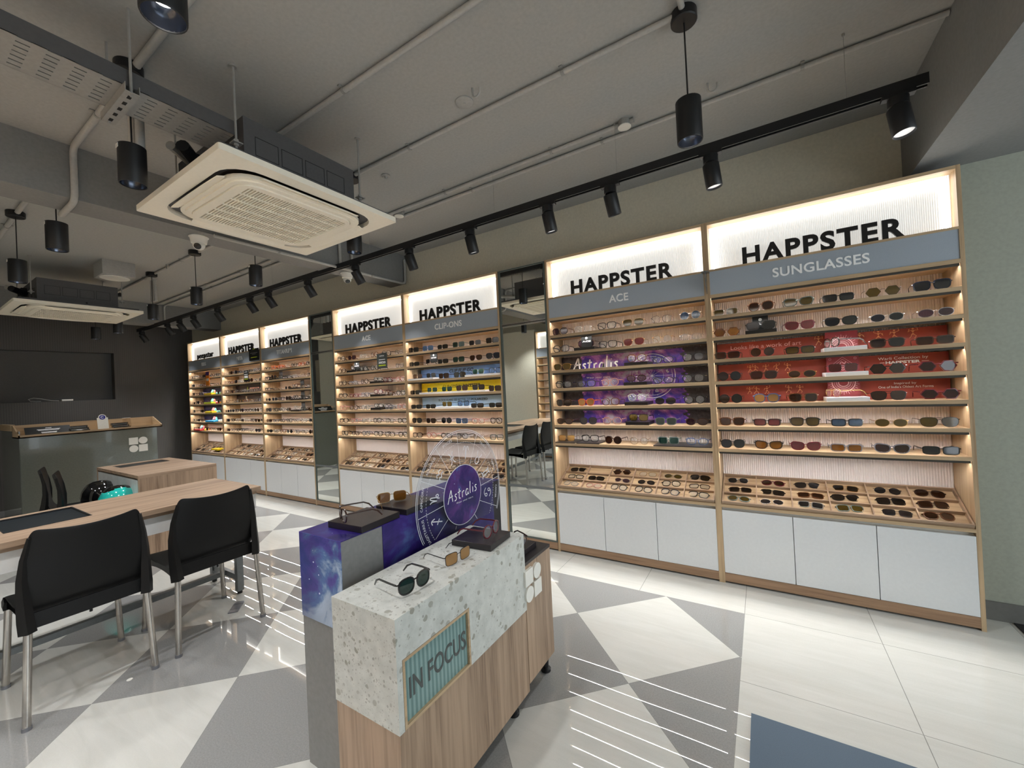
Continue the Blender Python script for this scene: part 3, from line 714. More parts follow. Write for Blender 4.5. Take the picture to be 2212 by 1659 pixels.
# folded pairs in the trays
TF = ['black', 'black', 'brown', 'tortoise', 'gun', 'silver', 'gold', 'grey', 'clear', 'black']
def tray_specs(key):
    if key == 'S':
        return [('oval', 'green', 'olive'), ('oval', 'silver', 'grey'), ('sq', 'clear', 'grey'), ('sq', 'green', 'olive'), ('sq', 'gun', 'grey'), ('panto', 'tortoise', 'brown'),
                ('rect', 'brown', 'black'), ('rect', 'black', 'black'), ('rect', 'tortoise', 'brown'), ('cat', 'black', 'black'), ('sq', 'black', 'black'), ('sq', 'brown', 'brown'),
                ('panto', 'silver', 'grey'), ('oval', 'wine', 'brown'), ('avi', 'gun', 'grey'), ('sq', 'gold', 'black'), ('round', 'gun', 'grey'), ('panto', 'brown', 'brown')]
    if key == 'A':
        return [('oval', 'clear', 'clear'), ('oval', 'pink', 'clear'), ('panto', 'black', 'clear'), ('panto', 'black', 'clear'), ('panto', 'navy', 'clear'), ('way', 'black', 'clear'),
                ('rect', 'black', 'clear'), ('rect', 'black', 'black'), ('oval', 'silver', 'purple'), ('oval', 'gun', 'grey'), ('panto', 'black', 'clear'), ('rect', 'brown', 'clear'),
                ('rect', 'black', 'black'), None, ('hex', 'brown', 'brown'), ('way', 'gold', 'clear'), ('oval', 'silver', 'olive'), ('way', 'black', 'black')]
    rnd = random.Random(ord(key))
    return [(rnd.choice(['panto', 'way', 'rect', 'sq', 'oval']), rnd.choice(TF), rnd.choice(['clear', 'clear', 'clear', 'grey'])) for _ in range(18)]
def tray_pairs(key, det):
    cx = BAYS[key][0]; out = []
    for j in range(3):
        n = 0
        for i in range(6):
            s_ = tray_specs(key)[j*6+i]
            if not s_: continue
            n += 1
            p = tray_pt(-.570+(i+.5)*.19+random.uniform(-.012, .012), (j+.5)*.0887-.022, .0065)
            out.append(place_pair(s_, cx+p[0], p[1], p[2]+.004, random.uniform(-.16, .16),
                '%s from left, %s tray row, %s' % (ORD[n-1], ['front', 'middle', 'back'][j], BAYS[key][5]), 'folded pairs in the tray of the %s' % BAYS[key][5], det, tilt=-(pi/2-TA)+.12, fold=True))
for key in 'SACB': tray_pairs(key, 1 if key in 'SA' else 0)
# farther bays: one mesh per pair down to the titanium bay's shelves, the tiny rest as one batch
def far_spec(key, i, r):
    rnd = random.Random(i*31+r*7+ord(key))
    if key == 'T' and r == 0: return (rnd.choice(['panto', 'round', 'oval']), rnd.choice(['pink', 'amber', 'black', 'silver', 'brown']), 'clear')
    return (rnd.choice(['panto', 'way', 'rect', 'sq', 'oval', 'round']), rnd.choice(['black', 'black', 'brown', 'tortoise', 'gun', 'silver', 'grey', 'clear', 'gold', 'navy']), rnd.choice(['clear']*4+['grey', 'brown']))
for r in range(7):
    for i in range(7):
        place_pair(far_spec('T', i, r), -5.145-.51+.17*i, .032, SZ[r]+(.02 if (r, i) in ((1, 1), (2, 4), (3, 4), (4, 4)) else 0), random.uniform(-.15, .1), '%s from left, %s shelf, TITANIUM bay' % (ORD[i], ROWN[r]), 'pairs displayed open on the TITANIUM bay', 0)
for (r, i) in ((1, 1), (2, 4), (3, 4), (4, 4)):
    x = -5.145-.51+.17*i; slab(x-.1, x+.1, .018, .2, SZ[r], SZ[r]+.02, 'pad_black', 'display_riser', 'black riser block on the %s shelf of the TITANIUM bay' % ROWN[r], 'riser', 'black riser blocks')
    solo('name_card', MB().box(x+.02, x+.10, .10, .104, SZ[r]+.02, SZ[r]+.115, 'sign_black'), 'plain black card on the %s shelf riser of the TITANIUM bay' % ROWN[r], 'card', 'black name cards on risers', loc=(x+.06, .1, SZ[r]+.02))
mb = MB()
def stamp(mb, spec, x, y, z, rz, tilt=0, fold=False):
    sh, fc, lc = spec; r = eyewear_meshes(sh, fc, lc, 10, fold)
    mt = Matrix.Translation((x, y, z)) @ Matrix.Rotation(rz, 4, 'Z') @ Matrix.Rotation(tilt, 4, 'X')
    for q in r.values():
        for f, i in zip(q.f, q.m): pass
        k0 = len(mb.v); mb.v += [tuple(mt @ Vector(v)) for v in q.v]
        for f, i in zip(q.f, q.m): mb.f.append(tuple(k0+j for j in f)); mb.m.append(mb.mi(q.mats[i]))
for key, n in (('M', 8), ('K', 8)):
    for r in range(7):
        if key == 'K' and 2 <= r <= 5: ii = (0, 1, 2, 6, 7)
        elif key == 'K' and r == 1: ii = (0, 1, 2, 3, 4, 6, 7)
        else: ii = range(n)
        for i in ii: stamp(mb, far_spec(key, i, r), BAYS[key][0]-.525+.15*i, .032, SZ[r], random.uniform(-.15, .1))
for key in 'TMK':
    for j in range(3):
        for i in range(6):
            p = tray_pt(-.570+(i+.5)*.19, (j+.5)*.0887-.022, .0065)
            stamp(mb, tray_specs(key)[j*6+i], BAYS[key][0]+p[0], p[1], p[2]+.004, random.uniform(-.16, .16), -(pi/2-TA)+.12, True)
solo('eyeglasses', mb, 'small crowded eyeglasses filling the farthest two bays and the far trays', 'eyeglasses', smooth=40, kind='stuff')

# ------------------------------------------------------------------ posters behind the shelves
def poster(cx, r, mat, label, group, draw=None, x0=-.575, x1=.575, h=.112):
    z = SZ[r]
    t = thing('shelf_poster', label, 'poster', (cx, .2, z), 0, group)
    part('print', MB().box(cx+x0, cx+x1, .2, .203, z, z+h, mat), t)
    for xa in (cx+x1, cx+x0-.004): part('acrylic_end', MB().box(xa, xa+.004, .15, .205, z, z+h+.004, 'acrylic_clear'), t)
    if draw:
        mb = MB(); mb.txt = MB(); draw(mb, z)
        if mb.txt.v: part('lettering', mb.txt, t)
        if mb.v: part('artwork', mb, t)
    return t
def clipped(mb, line, w, cx, cz, z0, z1, x0, x1, mat, closed=False, y=.1992):
    cur = []
    pts = list(line)+([line[0]] if closed else [])
    den = []
    for a, b in zip(pts[:-1], pts[1:]):
        k = max(1, int(sqrt((a[0]-b[0])**2+(a[1]-b[1])**2)/.006))
        den += [(a[0]+(b[0]-a[0])*i/k, a[1]+(b[1]-a[1])*i/k) for i in range(k)]
    den.append(pts[-1])
    for p in den:
        X, Z = cx+p[0], cz+p[1]
        if z0 < Z < z1 and x0 < X < x1: cur.append(p)
        else:
            if len(cur) > 1: mb.ribbon(cur, w, FY(cx, cz, y), mat)
            cur = []
    if len(cur) > 1: mb.ribbon(cur, w, FY(cx, cz, y), mat)
def zodiac_lines(rad):
    L = [(arc(0, 0, rad, 0, 2*pi, 60), .004), (arc(0, 0, rad*.88, 0, 2*pi, 60), .002), (arc(0, 0, rad*.5, 0, 2*pi, 40), .0014)]
    for k in range(12):
        a = k*pi/6; L.append(([(0, 0), (rad*.88*cos(a), rad*.88*sin(a))], .0014))
        m = a+pi/12; cx, cy = rad*.7*cos(m), rad*.7*sin(m)
        for st in ZOD[(k-3) % 12]: L.append(([(cx+p[0]*rad*.09, cy+p[1]*rad*.09) for p in smoothline(st, 3)], .0035))
    return L
def astro(r):
    def d(mb, z):
        zz = (z+.001, z+.111)
        for ln, w in zodiac_lines(.168): clipped(mb, ln, w, -.43, 1.40, zz[0], zz[1], -1.17, -.03, 'letter_white')
        if r == 2:
            for st in script_word('Astralis', .10, .40): clipped(mb.txt, st, .012, -.875, 1.478, zz[0], zz[1], -1.17, -.03, 'letter_white')
        if r == 3: put_text(mb.txt, 'Wear your stars', .20, .014, FY(-.86, z+.070, .1992), 'letter_white', space=1.15)
    return d
PW = ['third', 'fourth', 'fifth', 'sixth']
for r in (2, 3, 4, 5): poster(-.6, r, 'galaxy_poster', 'purple nebula poster strip on the %s shelf of the starry-poster bay' % PW[r-2], 'nebula poster strips', astro(r))
def stickman(mb, x, z, s, y, ph):
    q = lambda pts: [(a*s, b*s) for a, b in pts]; f = FY(x, z, y); m = 'peach_ink'
    mb.prism(arc(0, 0, .10*s, 0, 2*pi, 8)[:-1], lambda a, b, d: f(a, b+.88*s, d), 0, .0003, m)
    mb.add([f(*q([(-.2, .72)])[0]), f(*q([(.2, .72)])[0]), f(*q([(0, .45)])[0])], [(0, 1, 2)], m)
    mb.add([f(*q([(-.16, .2)])[0]), f(*q([(0, .47)])[0]), f(*q([(.16, .2)])[0])], [(0, 1, 2)], m)
    k = .25*sin(ph)
    for ln in ([(-.2, .72), (-.42, .6+k), (-.3, .95+k)], [(.2, .72), (.42, .62-k), (.36, .9-k)], [(-.12, .2), (-.2-k*.4, 0), (-.32, -.18)], [(.12, .2), (.28, .05), (.16+k*.5, -.2)]): mb.ribbon(q(ln), .07*s, f, m)
def warli(r):
    def d(mb, z):
        y = .1992
        if r == 2:
            put_text(mb.txt, 'Looks like a work of art', .40, .026, FY(.31, z+.066, y), 'pink_ink')
            for i, x in enumerate((.60, .885, .955, 1.035, .80)): stickman(mb, x, z+.062, .05, y, i*2)
        elif r == 3:
            put_text(mb.txt, 'Warli Collection by', .215, .016, FY(.985, z+.082, y), 'letter_white'); put_text(mb.txt, 'HAPPSTER', .15, .016, FY(.985, z+.058, y), 'letter_white', off=.04)
            mb.ribbon([(-.1, 0), (-.08, 0)], .002, FY(.985, z+.066, y), 'letter_white'); mb.ribbon([(.08, 0), (.11, 0)], .002, FY(.985, z+.066, y), 'letter_white')
            for i, x in enumerate((.22, .25, .31, .37, .43)): stickman(mb, x, z+.058, .042, y, i*1.7)
        else:
            put_text(mb.txt, 'Inspired by', .095, .012, FY(.99, z+.086, y), 'letter_white'); put_text(mb.txt, "One of India's Oldest Art Forms", .235, .013, FY(.99, z+.064, y), 'letter_white')
            for i, x in enumerate((.21, .25, .31, .43, .49)): stickman(mb, x, z+.060, .042, y, i*2.3)
    return d
for r in (2, 3, 4): poster(.6, r, 'red_poster', 'rust red folk-art poster strip on the %s shelf of the rightmost bay' % PW[r-2], 'rust red poster strips', warli(r))
for r in (2, 3, 4):     # the darker red cards on the white risers, one pattern runs over all three
    z = SZ[r]+.024; h = .100; cx = .705
    t = thing('pattern_card', 'crimson patterned card on the white riser, %s shelf of rightmost bay' % PW[r-2], 'card', (cx, .15, z), 0, 'crimson pattern cards')
    part('board', MB().box(cx-.078, cx+.078, .15, .153, z, z+h, 'red_card'), t)
    mb = MB(); c0 = {2: z+.005, 3: z+.05, 4: z+.085}[r]
    if r != 3:
        for rad, w in ((.055, .005), (.045, .002), (.036, .002), (.024, .004)):
            clipped(mb, arc(0, 0, rad, 0, 2*pi, 40), w, cx, c0, z+.002, z+h-.002, cx-.076, cx+.076, 'pink_ink', y=.1492)
        for k in range(36):
            a = k*pi/18; clipped(mb, [(.028*cos(a), .028*sin(a)), (.036*cos(a), .036*sin(a))], .0015, cx, c0, z+.002, z+h-.002, cx-.076, cx+.076, 'pink_ink', y=.1492)
            clipped(mb, [(.058*cos(a), .058*sin(a)), ((.075 if k % 2 else .068)*cos(a), (.075 if k % 2 else .068)*sin(a))], .0018, cx, c0, z+.002, z+h-.002, cx-.076, cx+.076, 'pink_ink', y=.1492)
    else:
        for s_ in (.045, .030): mb.ribbon([(-s_, 0), (0, s_*.9), (s_, 0), (0, -s_*.9)], .002, FY(cx, c0, .1492), 'pink_ink', closed=True)
        for dx in (-.06, .06): mb.ribbon(arc(0, 0, .006, 0, 2*pi, 8)[:-1], .0015, FY(cx+dx, c0+.03, .1492), 'pink_ink', closed=True)
        mb.ribbon(smoothline([(-.015, -.01), (-.005, .012), (.008, .0), (.015, .012)], 4), .003, FY(cx, c0, .1492), 'pink_ink')
    part('artwork', mb, t)
def clip_text(kind):
    def d(mb, z):
        y = .1992
        if kind == 0: put_text(mb.txt, 'CLIP FLIP GO', .31, .034, FY(-2.29, z+.062, y), 'ink_dark', shear=.25, off=.01)
        if kind == 1: put_text(mb.txt, 'CLIP-ONS by', .25, .026, FY(-2.415, z+.060, y), 'ink_dark'); put_text(mb.txt, 'HAPPSTER', .22, .026, FY(-2.165, z+.060, y), 'ink_dark', off=.035)
        if kind == 2: put_text(mb.txt, 'BLOCK GLARE. SEE BETTER. GO', .42, .021, FY(-2.40, z+.068, y), 'ink_dark'); put_text(mb.txt, 'POLARIZED', .20, .021, FY(-2.08, z+.068, y), 'ink_dark', off=.03)
    return d
poster(-2.27, 2, 'blue_poster', 'blue CLIP FLIP GO poster strip in the CLIP-ONS bay', 'clip-on poster strips', clip_text(0))
poster(-2.27, 3, 'yellow_poster', 'yellow CLIP-ONS poster strip in the CLIP-ONS bay', 'clip-on poster strips', clip_text(1))
poster(-2.27, 4, 'sky_poster', 'pale blue BLOCK GLARE poster strip in the CLIP-ONS bay', 'clip-on poster strips', clip_text(2))
def meta_text(r):
    def d(mb, z):
        y = .1992
        if r == 2:
            mb.box(-6.50, -6.22, y-.0005, y, z+.055, z+.075, 'pink_ink')
            for k in range(5): mb.prism(arc(0, 0, .022, 0, 2*pi, 8)[:-1], lambda a, b, dd, k=k: (-6.06+a+.035*cos(k*1.3), y-dd, z+.06+b+.03*sin(k*1.3)), 0, .0004, 'pinkish')
            mb.box(-6.58, -6.56, y-.0005, y, z+.04, z+.09, 'lime')
        else:
            put_text(mb.txt, 'HAPPSTER', .24, .03, FY(-6.06, z+.055, y), 'letter_white', off=.04); put_text(mb.txt, 'META', .12, .03, FY(-5.87, z+.055, y), 'lime', off=.03)
            mb.box(-6.64, -6.60, y-.0005, y, z+.03, z+.09, 'letter_white')
    return d
for r in (2, 3): poster(-6.35, r, 'char_poster', 'charcoal poster strip on the %s shelf of the META bay' % PW[r-2], 'charcoal poster strips', meta_text(r))
for r in (2, 3, 4, 5): poster(-7.555, r, 'navy_poster', 'navy poster strip on the %s shelf of the KIDS bay' % PW[r-2], 'navy poster strips')

# toys and bright risers of the children's bay
for (r, x, w, col, c2, nm) in ((2, -7.40, .26, 'yellow', 'mint', 'yellow'), (3, -7.42, .26, 'lime', 'mint', 'lime green'), (4, -7.40, .26, 'yellow', 'pinkish', 'bright yellow'), (5, -7.38, .30, 'sky_blue', 'pinkish', 'sky blue'), (6, -7.86, .24, 'red', 'mint', 'red')):
    z = SZ[r]
    solo('display_riser', MB().box(x-w/2, x+w/2, -.02, .14, z, z+.026, col), '%s riser on the %s shelf of the KIDS bay' % (nm, ROWN[r]), 'riser', 'bright risers of the KIDS bay', loc=(x, .06, z), bev=.004)
    m2 = MB(); m2.lathe([(0.002, 0), (.026, .003), (.03, .02), (.018, .034), (.02, .046), (.01, .056), (.002, .058)], (x-.03, .07, z+.026), c2, 12)
    m2.lathe([(.001, 0), (.014, .004), (.012, .034), (.004, .05), (.001, .054)], (x+.06, .06, z+.026), 'pinkish' if c2 == 'mint' else 'mint', 10)
    solo('toy_figure', m2, 'small rounded toy figures on the %s riser of the KIDS bay' % nm, 'toy', 'toy figures of the KIDS bay', smooth=50, loc=(x, .07, z+.026))
    m3 = MB().lathe([(.001, 0), (.03, .003), (.034, .02), (.02, .034), (.001, .036)], (x+w/2+.07, .05, z), {'yellow': 'mint', 'lime': 'red', 'sky_blue': 'white_plastic', 'red': 'yellow'}[col], 12)
    solo('toy', m3, 'little round toy right of the %s riser, KIDS bay' % nm, 'toy', 'toys of the KIDS bay', smooth=50, loc=(x+w/2+.07, .05, z))
solo('leaflet_stack', MB().box(-7.45, -7.22, .02, .12, .575, .60, 'yellow'), 'yellow leaflets lying in the KIDS bay tray', 'leaflet', loc=(-7.33, .07, .575))

# signs clipped to the shelves
def board_sign(x0, x1, z0, z1, y, mat, label, prints, base=True):
    t = thing('price_sign' if '3820' in label else 'shelf_sign', label, 'sign', ((x0+x1)/2, y, z0))
    part('board', MB().box(x0, x1, y-.003, y, z0, z1, mat), t)
    mb = MB()
    for body, w, h, zc, m, o in prints:
        if body: put_text(mb, body, w, h, FY((x0+x1)/2, zc, y-.0035), m, off=o)
        else: mb.box((x0+x1)/2-w/2, (x0+x1)/2+w/2, y-.0038, y-.003, zc, zc+h, m)
    part('print', mb, t); return t
board_sign(-3.285, -3.125, 1.635, 1.80, -.012, 'sign_char', 'grey price sign reading 3820 on the second shelf of the price-sign bay', [('HAPPSTER', .075, .010, 1.768, 'letter_white', .03), (None, .10, .006, 1.730, 'letter_white', 0), ('3820', .11, .024, 1.69, 'letter_white', .03), (None, .11, .012, 1.664, 'lime', 0)])
board_sign(-7.455, -7.325, 1.635, 1.86, -.012, 'orange', 'orange and purple sign on the second shelf of the KIDS bay', [(None, .125, .06, 1.798, 'purple', 0), ('peepstar', .08, .012, 1.82, 'letter_white', .02), (None, .08, .04, 1.71, 'letter_white', 0)])
board_sign(-6.205, -6.075, 1.635, 1.80, -.012, 'sign_black', 'black sign with white and lime bars on the second shelf of the META bay', [('HAPPSTER', .09, .014, 1.77, 'letter_white', .03), (None, .1, .010, 1.738, 'letter_white', 0), (None, .1, .034, 1.69, 'letter_white', 0), (None, .1, .012, 1.668, 'lime', 0)])
board_sign(-6.03, -5.755, 1.93, 2.10, -.012, 'sign_black', 'black sign with lime line hanging over the META and TITANIUM headers', [(None, .2, .006, 2.035, 'galv', 0), (None, .10, .005, 2.018, 'galv', 0), (None, .17, .009, 1.970, 'lime', 0), (None, .06, .01, 2.088, 'lime', 0)])
# clear blade sign sticking out of the joint between the two right bays
t = thing('blade_sign', 'small clear blade sign projecting between the two right-hand headers', 'sign', (0, 0, 1.93))
mb = MB(); mb.prism([(0, 1.925), (0, 2.068), (-.10, 2.058), (-.10, 1.985)], lambda a, b, d: (d, a, b), -.002, .002, 'acrylic_smoke')
mb.prism([(0, 2.068), (-.10, 2.058), (-.10, 2.05), (0, 2.06)], lambda a, b, d: (d, a, b), -.02, .02, 'acrylic_smoke'); part('plate', mb, t)
mb = MB(); put_text(mb, 'ACE', .05, .02, lambda a, b, d: (.0025, -.05+a, 2.0+b), 'sign_black'); part('print', mb, t)

# ------------------------------------------------------------------ ceiling services
def conduit(pts, label, r=.0125, group='grey conduits along the ceiling'):
    c = [Vector(p) for p in pts]; out = [c[0]]
    for a, b, d in zip(c[:-2], c[1:-1], c[2:]):      # rounded elbows
        u, v = (a-b).normalized(), (d-b).normalized(); q = .06
        for k in range(5):
            s_ = k/4; out.append((b+u*q)*(1-s_)**2+b*2*s_*(1-s_)+(b+v*q)*s_**2)
    out.append(c[-1]); t = thing('conduit', label, 'conduit', tuple(c[0]), 0, group)
    part('pipe', MB().tube(out, r, 'conduit_grey', 10), t, smooth=50)
    d = c[1]-c[0]; L = d.length
    if L > .6 and abs(d.z) < .1:
        n = int(L/.85)
        for k in range(n):
            p = c[0]+d*((k+.5)/n); e = d.normalized(); s_ = Vector((-e.y, e.x, 0))
            mb = MB(); mb.cyl(p-e*.008, p+e*.008, r+.003, 'galv', n=10)
            for q in (-1, 1): mb.obox(p+s_*q*(r+.009)+Vector((0, 0, 2.896-p.z)), (.016, .016, .006), Matrix.Identity(3), 'galv')
            part('saddle_clip', mb, t)
    return t
ZC = 2.885
conduit([(1.04, -.50, ZC), (-3.075, -.50, ZC)], 'long grey conduit on the ceiling above the track, ending at the right beam')
conduit([(-.36, -.60, ZC), (-3.075, -.60, ZC)], 'grey conduit beside the long one, ending at a round junction box')
conduit([(-3.335, -.50, ZC), (-7.40, -.50, ZC), (-7.515, -.50, ZC), (-7.515, -.50, 2.60)], 'grey conduit beyond the cross beam turning down the far beam')
conduit([(-3.335, -.60, ZC), (-7.525, -.60, ZC)], 'grey conduit beyond the cross beam parallel to the bent one')
conduit([(.05, -1.17, ZC), (-3.075, -1.17, ZC)], 'grey conduit running from the right pendant lamp to the cross beam')
conduit([(-3.335, -1.17, ZC), (-7.525, -1.17, ZC)], 'grey conduit over the far pendant lamps')
conduit([(.075, -1.19, ZC), (.075, -2.9, ZC)], 'short grey conduit leading off toward the camera from the right pendant')
conduit([(1.04, -1.70, ZC), (-2.9, -1.70, ZC)], 'grey conduit above the nearer ceiling air conditioner')
conduit([(-.2, -2.32, ZC), (-3.06, -2.32, ZC), (-3.06, -2.32, 2.57), (-3.36, -2.32, 2.57)], 'grey conduit bending down the cross beam and under it', .016)
conduit([(-3.345, -2.34, ZC), (-7.525, -2.34, ZC)], 'grey conduit over the leftmost pendant lamps', .016)
conduit([(-3.06, -.45, 2.86), (-3.06, -.45, 2.60)], 'short upright conduit on the cross beam near the wall')
conduit([(-3.06, -.58, 2.86), (-3.06, -.58, 2.60)], 'short upright conduit on the cross beam, farther from the wall')
conduit([(-3.06, -1.62, 2.575), (-3.06, .24, 2.575), (-3.06, .24, 2.85)], 'grey conduit under the cross beam edge rising at the back wall')
conduit([(-2.35, -1.96, 2.62), (-3.07, -1.96, 2.72)], 'grey drain pipe from the nearer air conditioner to the beam', .022, 'pipes of the nearer air conditioner')

def junction_box(x, y, lab, z=2.9):
    t = thing('junction_box', lab, 'junction box', (x, y, z))
    part('body', MB().cyl((x, y, z-.035), (x, y, z), .034, 'galv', n=16), t, smooth=40)
    part('lid', MB().cyl((x, y, z-.039), (x, y, z-.035), .038, 'white_plastic', n=16), t, smooth=40)
    for a in (0, pi/2, pi): part('spout', MB().cyl((x+.03*cos(a), y+.03*sin(a), z-.016), (x+.055*cos(a), y+.055*sin(a), z-.016), .0145, 'galv', n=10), t, smooth=40)
junction_box(-.335, -.60, 'round junction box at the end of the shorter conduit'); junction_box(-2.27, -.56, 'round junction box by the corner of the nearer air conditioner')
junction_box(-3.9, -.56, 'round junction box just past the cross beam')
for x, y, lab in ((-.881, -1.324, 'grey metal hook on the ceiling beside the round cover'), (.136, -.64, 'grey metal hook on the ceiling near the right pendant'), (-5.2, -1.2, 'small grey hook on the far ceiling')):
    solo('ceiling_hook', MB().tube([(x-.022, y, 2.9), (x-.022, y, 2.878)]+[(x+.022*cos(a), y, 2.868+.022*sin(a)) for a in [pi+pi*k/8 for k in range(9)]]+[(x+.022, y, 2.885)], .005, 'conduit_grey', 8), lab, 'hook', 'ceiling hooks', smooth=50, loc=(x, y, 2.9))
solo('ceiling_cover', MB().lathe([(.048, 2.9), (.048, 2.895), (.042, 2.892), (.006, 2.892), (.005, 2.889)], (-.997, -1.271, 0), 'ceiling_grey', 24), 'flat round cover plate on the ceiling', 'cover plate', smooth=30, loc=(-.997, -1.271, 2.9))
for x, y, lab in ((-1.9, -1.02, 'small sprinkler-like cap on the ceiling by the air conditioner'),):
    solo('sprinkler_head', MB().lathe([(.03, 2.9), (.03, 2.894), (.012, 2.888), (.008, 2.876), (.001, 2.875)], (x, y, 0), 'galv', 16), lab, 'sprinkler', smooth=40, loc=(x, y, 2.9))

# pendant lamps
def pendant(x, y, lab, lit, zb=2.355, pipes=False, power=PEND_W):
    t = thing('pendant_lamp', lab, 'lamp', (x, y, zb), 0, 'black cylinder pendant lamps')
    mb = MB(); mb.lathe([(.001, zb+.172), (.044, zb+.172), (.050, zb+.170), (.050, zb+.004), (.0485, zb), (.046, zb), (.046, zb+.03)], (x, y, 0), 'black_metal', 28, caps=False); part('cylinder_shade', mb, t, smooth=40)
    part('reflector', MB().lathe([(.046, zb+.004), (.042, zb+.03), (.024, zb+.05), (.001, zb+.052)], (x, y, 0), 'reflector_metal', 24, caps=False), t, smooth=60)
    part('lamp_disc', MB().cyl((x, y, zb+.046), (x, y, zb+.049), .022, 'lamp_led' if lit else 'lamp_rim', n=16), t)
    part('cord', MB().cyl((x, y, zb+.17), (x, y, 2.872), .0035, 'black_metal', n=6), t)
    part('canopy', MB().lathe([(.05, 2.9), (.052, 2.896), (.052, 2.86), (.048, 2.856), (.005, 2.855)], (x, y, 0), 'black_metal', 24), t, smooth=40)
    if not lit: part('sticker', MB().box(x-.012, x+.012, y-.0512, y-.0495, zb+.148, zb+.165, 'white_plastic'), t)
    if pipes:
        for k, dx in enumerate((-.045, .045)):
            solo('pipe_stub', MB().cyl((x-.18+dx, y+.07, 2.60), (x-.18+dx, y+.07, 2.86), .018, 'conduit_grey', n=14), '%s upright grey pipe beside the %s' % (('left', 'right')[k], lab), 'pipe', 'upright pipe stubs', smooth=40, loc=(x-.18+dx, y+.07, 2.6))
    if power: spot('pendant_light', (x, y, zb-.004), (x, y, 0), power, (.985, .99, 1), R(110), .8, .03)
pendant(.075, -1.15, 'black pendant lamp hanging at right with its light on', True)
pendant(-.975, -2.57, 'black pendant lamp cut off by the top edge of the photo', True)
pendant(-2.072, -2.335, 'black pendant lamp left of the nearer air conditioner', False, pipes=True)
pendant(-2.085, -1.166, 'black pendant lamp half hidden behind the nearer air conditioner', False)
pendant(-3.409, -1.171, 'black pendant lamp in front of the track, just past the beam', False)
pendant(-3.404, -2.335, 'black pendant lamp left, just past the beam, with pale sticker', False)
pendant(-4.533, -1.19, 'black pendant lamp beneath the dome camera', False)
pendant(-4.534, -2.344, 'black pendant lamp at the left edge of the photo', False)
pendant(-5.687, -1.19, 'black pendant lamp right of the farther air conditioner', False, pipes=True)
pendant(-7.885, -1.185, 'farthest pendant lamp, against the dark wall', True)
for px in (-.975, -2.08, -3.4, -4.53, -5.69, -7.0):  # unseen lamps added to brighten the pale wall and left of the room
    pendant(px, -3.45, 'black pendant lamp of an added, unseen row over the %s' % {-.975: 'camera', -2.08: 'opposite shelves', -3.4: 'wall corner', -4.53: 'pale wall', -5.69: 'far pale wall', -7.0: 'passage'}[px], False)
pendant(-7.077, -1.148, 'pendant lamp against dark wall, partly behind the farther air conditioner', True)

# track with spot heads
t = thing('lighting_track', 'long black lighting track hanging above the shelving units', 'track', (-3.66, -.61, 2.56))
part('rail', MB().box(-8.27, .935, -.628, -.594, 2.566, 2.596, 'black_metal').box(-8.27, .935, -.628, -.621, 2.550, 2.566, 'black_metal').box(-8.27, .935, -.601, -.594, 2.550, 2.566, 'black_metal'), t)
part('conductor', MB().box(-8.2, .9, -.6135, -.6085, 2.562, 2.566, 'chrome'), t)
for x in (.67, -.39, -1.27, -2.6, -4.2, -5.8, -7.3): part('suspension_wire', MB().cyl((x, -.611, 2.59), (x, -.611, 2.9), .0009, 'galv', n=5).cyl((x, -.611, 2.888), (x, -.611, 2.9), .006, 'galv', n=8), t)
HX = [.84, .107, -.436, -.854, -1.494, -2.122, -2.804, -3.547, -4.292, -4.694, -5.5, -6.2, -6.652, -7.077, -8.1]
for i, x in enumerate(HX):
    lab = 'black track spot head, %s from right on the long track' % (ORD[i] if i < 10 else ['eleventh', 'twelfth', 'thirteenth', 'fourteenth', 'last'][i-10])
    t = thing('track_spotlight', lab, 'spotlight', (x, -.611, 2.55), 0, 'black spot heads on the track')
    part('adapter', MB().box(x-.055, x+.055, -.628, -.594, 2.535, 2.552, 'black_metal').lathe([(.034, 2.535), (.036, 2.53), (.036, 2.497), (.030, 2.492), (.001, 2.492)], (x, -.611, 0), 'black_metal', 20), t, smooth=40)
    dy = (-.12, .08, .36, .20, .22, .34)[i] if i < 6 else .58
    c = Vector((x, -.611, 2.478)); d = Vector((.10, dy, -1)).normalized(); tgt = c+d*1.2
    part('swivel', MB().cyl((x, -.611, 2.495), c, .008, 'black_metal', n=8), t)
    mt = d.to_track_quat('Z', 'Y').to_matrix()
    part('can', MB().lathe([(.02, -.014), (.0385, -.012), (.040, -.008), (.040, .108), (.037, .112), (.036, .085), (.001, .084)], c, 'black_metal', 24, mt), t, smooth=40)
    part('lamp_disc', MB().cyl(c+d*.098, c+d*.100, .036, 'lamp_rim', n=18), t)
    spot('track_light', tuple(c+d*.115), tuple(tgt), TRACK_W, (1, .98, .95), R(55), .7, .03)

